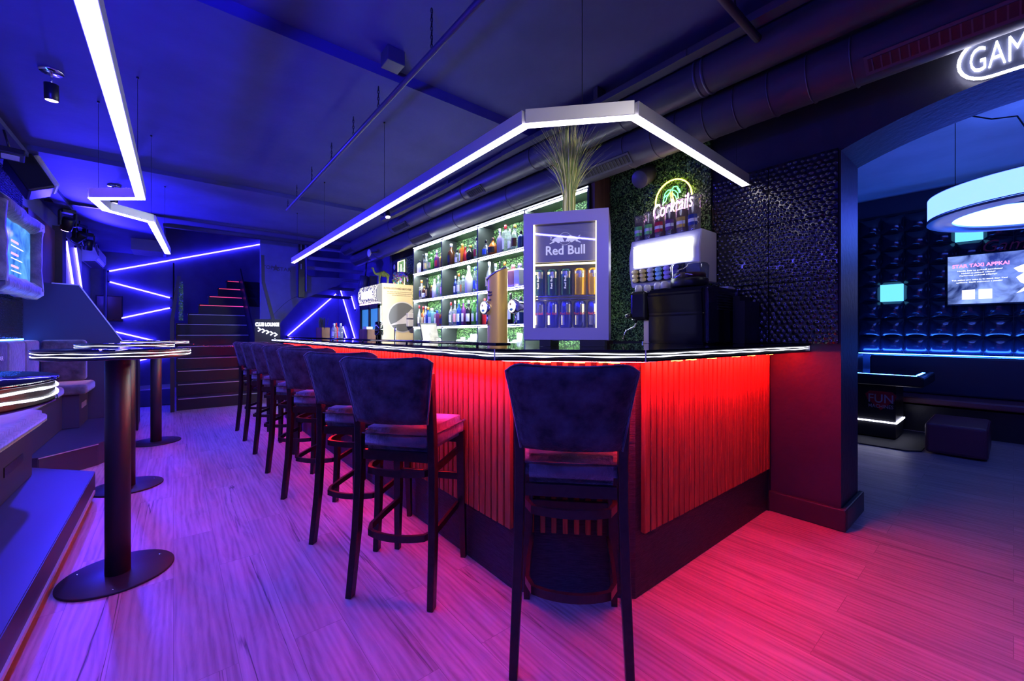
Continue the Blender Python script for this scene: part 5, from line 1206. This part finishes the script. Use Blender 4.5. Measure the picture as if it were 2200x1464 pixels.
b = MB(); text_bm(b, 'ZÁKAZ PRODEJE ALKOHOLICKÝCH NÁPOJŮ A TABÁKOVÝCH VÝROBKŮ', SM(2.68,2.0), width=.50, height=.055, depth=.001, bold=.01)
for k, tx in enumerate(('PROČ ZÁKON? CHRÁNÍ TEBE A TVÉ ZDRAVÍ PROTO PLATÍ I ZDE','ZKOUŠENÍ PRODAT TEBE A PORUŠENÍ BUDE VŽDY POTRESTÁNO','NEPRODEJ A NEKUPUJ OSOBÁM MLADŠÍM OSMNÁCTI')): text_bm(b, tx, SM(2.75+.04*(k==2)*2,1.945-.03*k), width=.44-.1*(k==2), height=.017, depth=.001)
b.build('notice_print', 'ink', t)
for z, nm, d_ in ((1.36,'lower one, below the small box',.12),(1.50,'upper smaller box',.09)):
    tag(MB().mm((3.08,FYs-.10,z-.0),(3.21,FYs-.008,z+d_), bev=.008).build('dispenser', 'white'), 'white dispenser box on the fridge side, '+nm, 'dispenser', 'white dispensers on the fridge side')
# figurines on the fridge
def skin(name, verts, edges, rad, m, loc, rz, parent=None, sc=1):
    me = bpy.data.meshes.new(name); me.from_pydata([Vector(v)*sc for v in verts], edges, []); o = bpy.data.objects.new(name, me); COL.objects.link(o)
    sk = o.modifiers.new('skin', 'SKIN'); 
    if not me.skin_vertices: 
        bm = bmesh.new(); bm.from_mesh(me); bm.verts.layers.skin.verify(); bm.to_mesh(me); bm.free()
    for v, r0 in zip(me.skin_vertices[0].data, rad): v.radius = (r0*sc, r0*sc)
    me.skin_vertices[0].data[0].use_root = True
    ss = o.modifiers.new('sub', 'SUBSURF'); ss.levels = ss.render_levels = 2; me.materials.append(M[m] if isinstance(m, str) else m); o.location = loc; o.rotation_euler = (0,0,rz); o.parent = parent
    return o
M['camel'] = mat('olive_glaze', (.30,.36,.04), .3); 
cv = [(0,0,.15),(.05,0,.16),(-.05,0,.15),(.0,0,.205),(.085,0,.145),(.12,0,.15),(.14,0,.19),(.15,0,.235),(.18,0,.228),
 (.06,.02,.10),(.06,.02,.0),(.06,-.02,.10),(.07,-.02,.0),(-.06,.02,.10),(-.06,.02,0),(-.06,-.02,.10),(-.05,-.02,0),(-.085,0,.12)]
ce = [(0,1),(0,2),(0,3),(1,4),(4,5),(5,6),(6,7),(7,8),(1,9),(9,10),(1,11),(11,12),(2,13),(13,14),(2,15),(15,16),(2,17)]
cr_ = [.045,.04,.038,.022,.024,.017,.013,.017,.009,.016,.008,.016,.008,.018,.008,.018,.008,.006]
o = skin('camel_figurine', cv, ce, cr_, 'camel', (2.78,6.85,2.085), radians(160), sc=1.15); tag(o, 'olive green camel figurine standing on the drinks fridge', 'figurine')
M['eleph'] = None
m, nt, b_, N, L = new_mat('patchwork_glaze'); v = coords(nt); vo = N.new('ShaderNodeTexVoronoi'); vo.inputs['Scale'].default_value = 45; L.new(v, vo.inputs['Vector']); L.new(vo.outputs['Color'], b_.inputs['Base Color']); b_.inputs['Roughness'].default_value = .3; M['eleph'] = m
ev = [(0,0,.14),(.06,0,.145),(-.06,0,.14),(.11,0,.16),(.15,0,.13),(.165,0,.08),(.16,0,.04),(.06,.03,.08),(.06,.03,0),(.06,-.03,.08),(.07,-.03,0),(-.06,.03,.08),(-.06,.03,0),(-.06,-.03,.08),(-.05,-.03,0),(.10,.05,.16),(.10,-.05,.16)]
ee = [(0,1),(0,2),(1,3),(3,4),(4,5),(5,6),(1,7),(7,8),(1,9),(9,10),(2,11),(11,12),(2,13),(13,14),(3,15),(3,16)]
er = [.062,.055,.055,.04,.02,.014,.009,.025,.018,.025,.018,.025,.018,.025,.018,.03,.03]
o = skin('elephant_figurine', ev, ee, er, 'eleph', (3.02,6.78,2.085), radians(-60), sc=1.15); tag(o, 'colourful patchwork elephant figurine on the drinks fridge', 'figurine')
t = thing('lit_picture', (3.18,7.1,2.3), 'green picture in a yellow light frame above the fridge', 'picture')
MB().mm((3.20,6.93,2.12),(3.213,7.20,2.56)).build('image', screen_mat('green_picture',(.05,.3,.1),(.5,.8,.3),.8,14), t); MB().tube([(3.195,6.93,2.12),(3.195,7.20,2.12),(3.195,7.20,2.56),(3.195,6.93,2.56)], .008, 6, closed=True).tube([(3.195,7.07,2.5),(3.195,7.06,2.2)], .007).build('light_frame', 'g_warm', t)
tag(MB().ball((3.235,7.45,2.5), .04, (.4,1,1.3)).build('wall_detector', 'white'), 'small white wall detector under the duct end', 'detector')
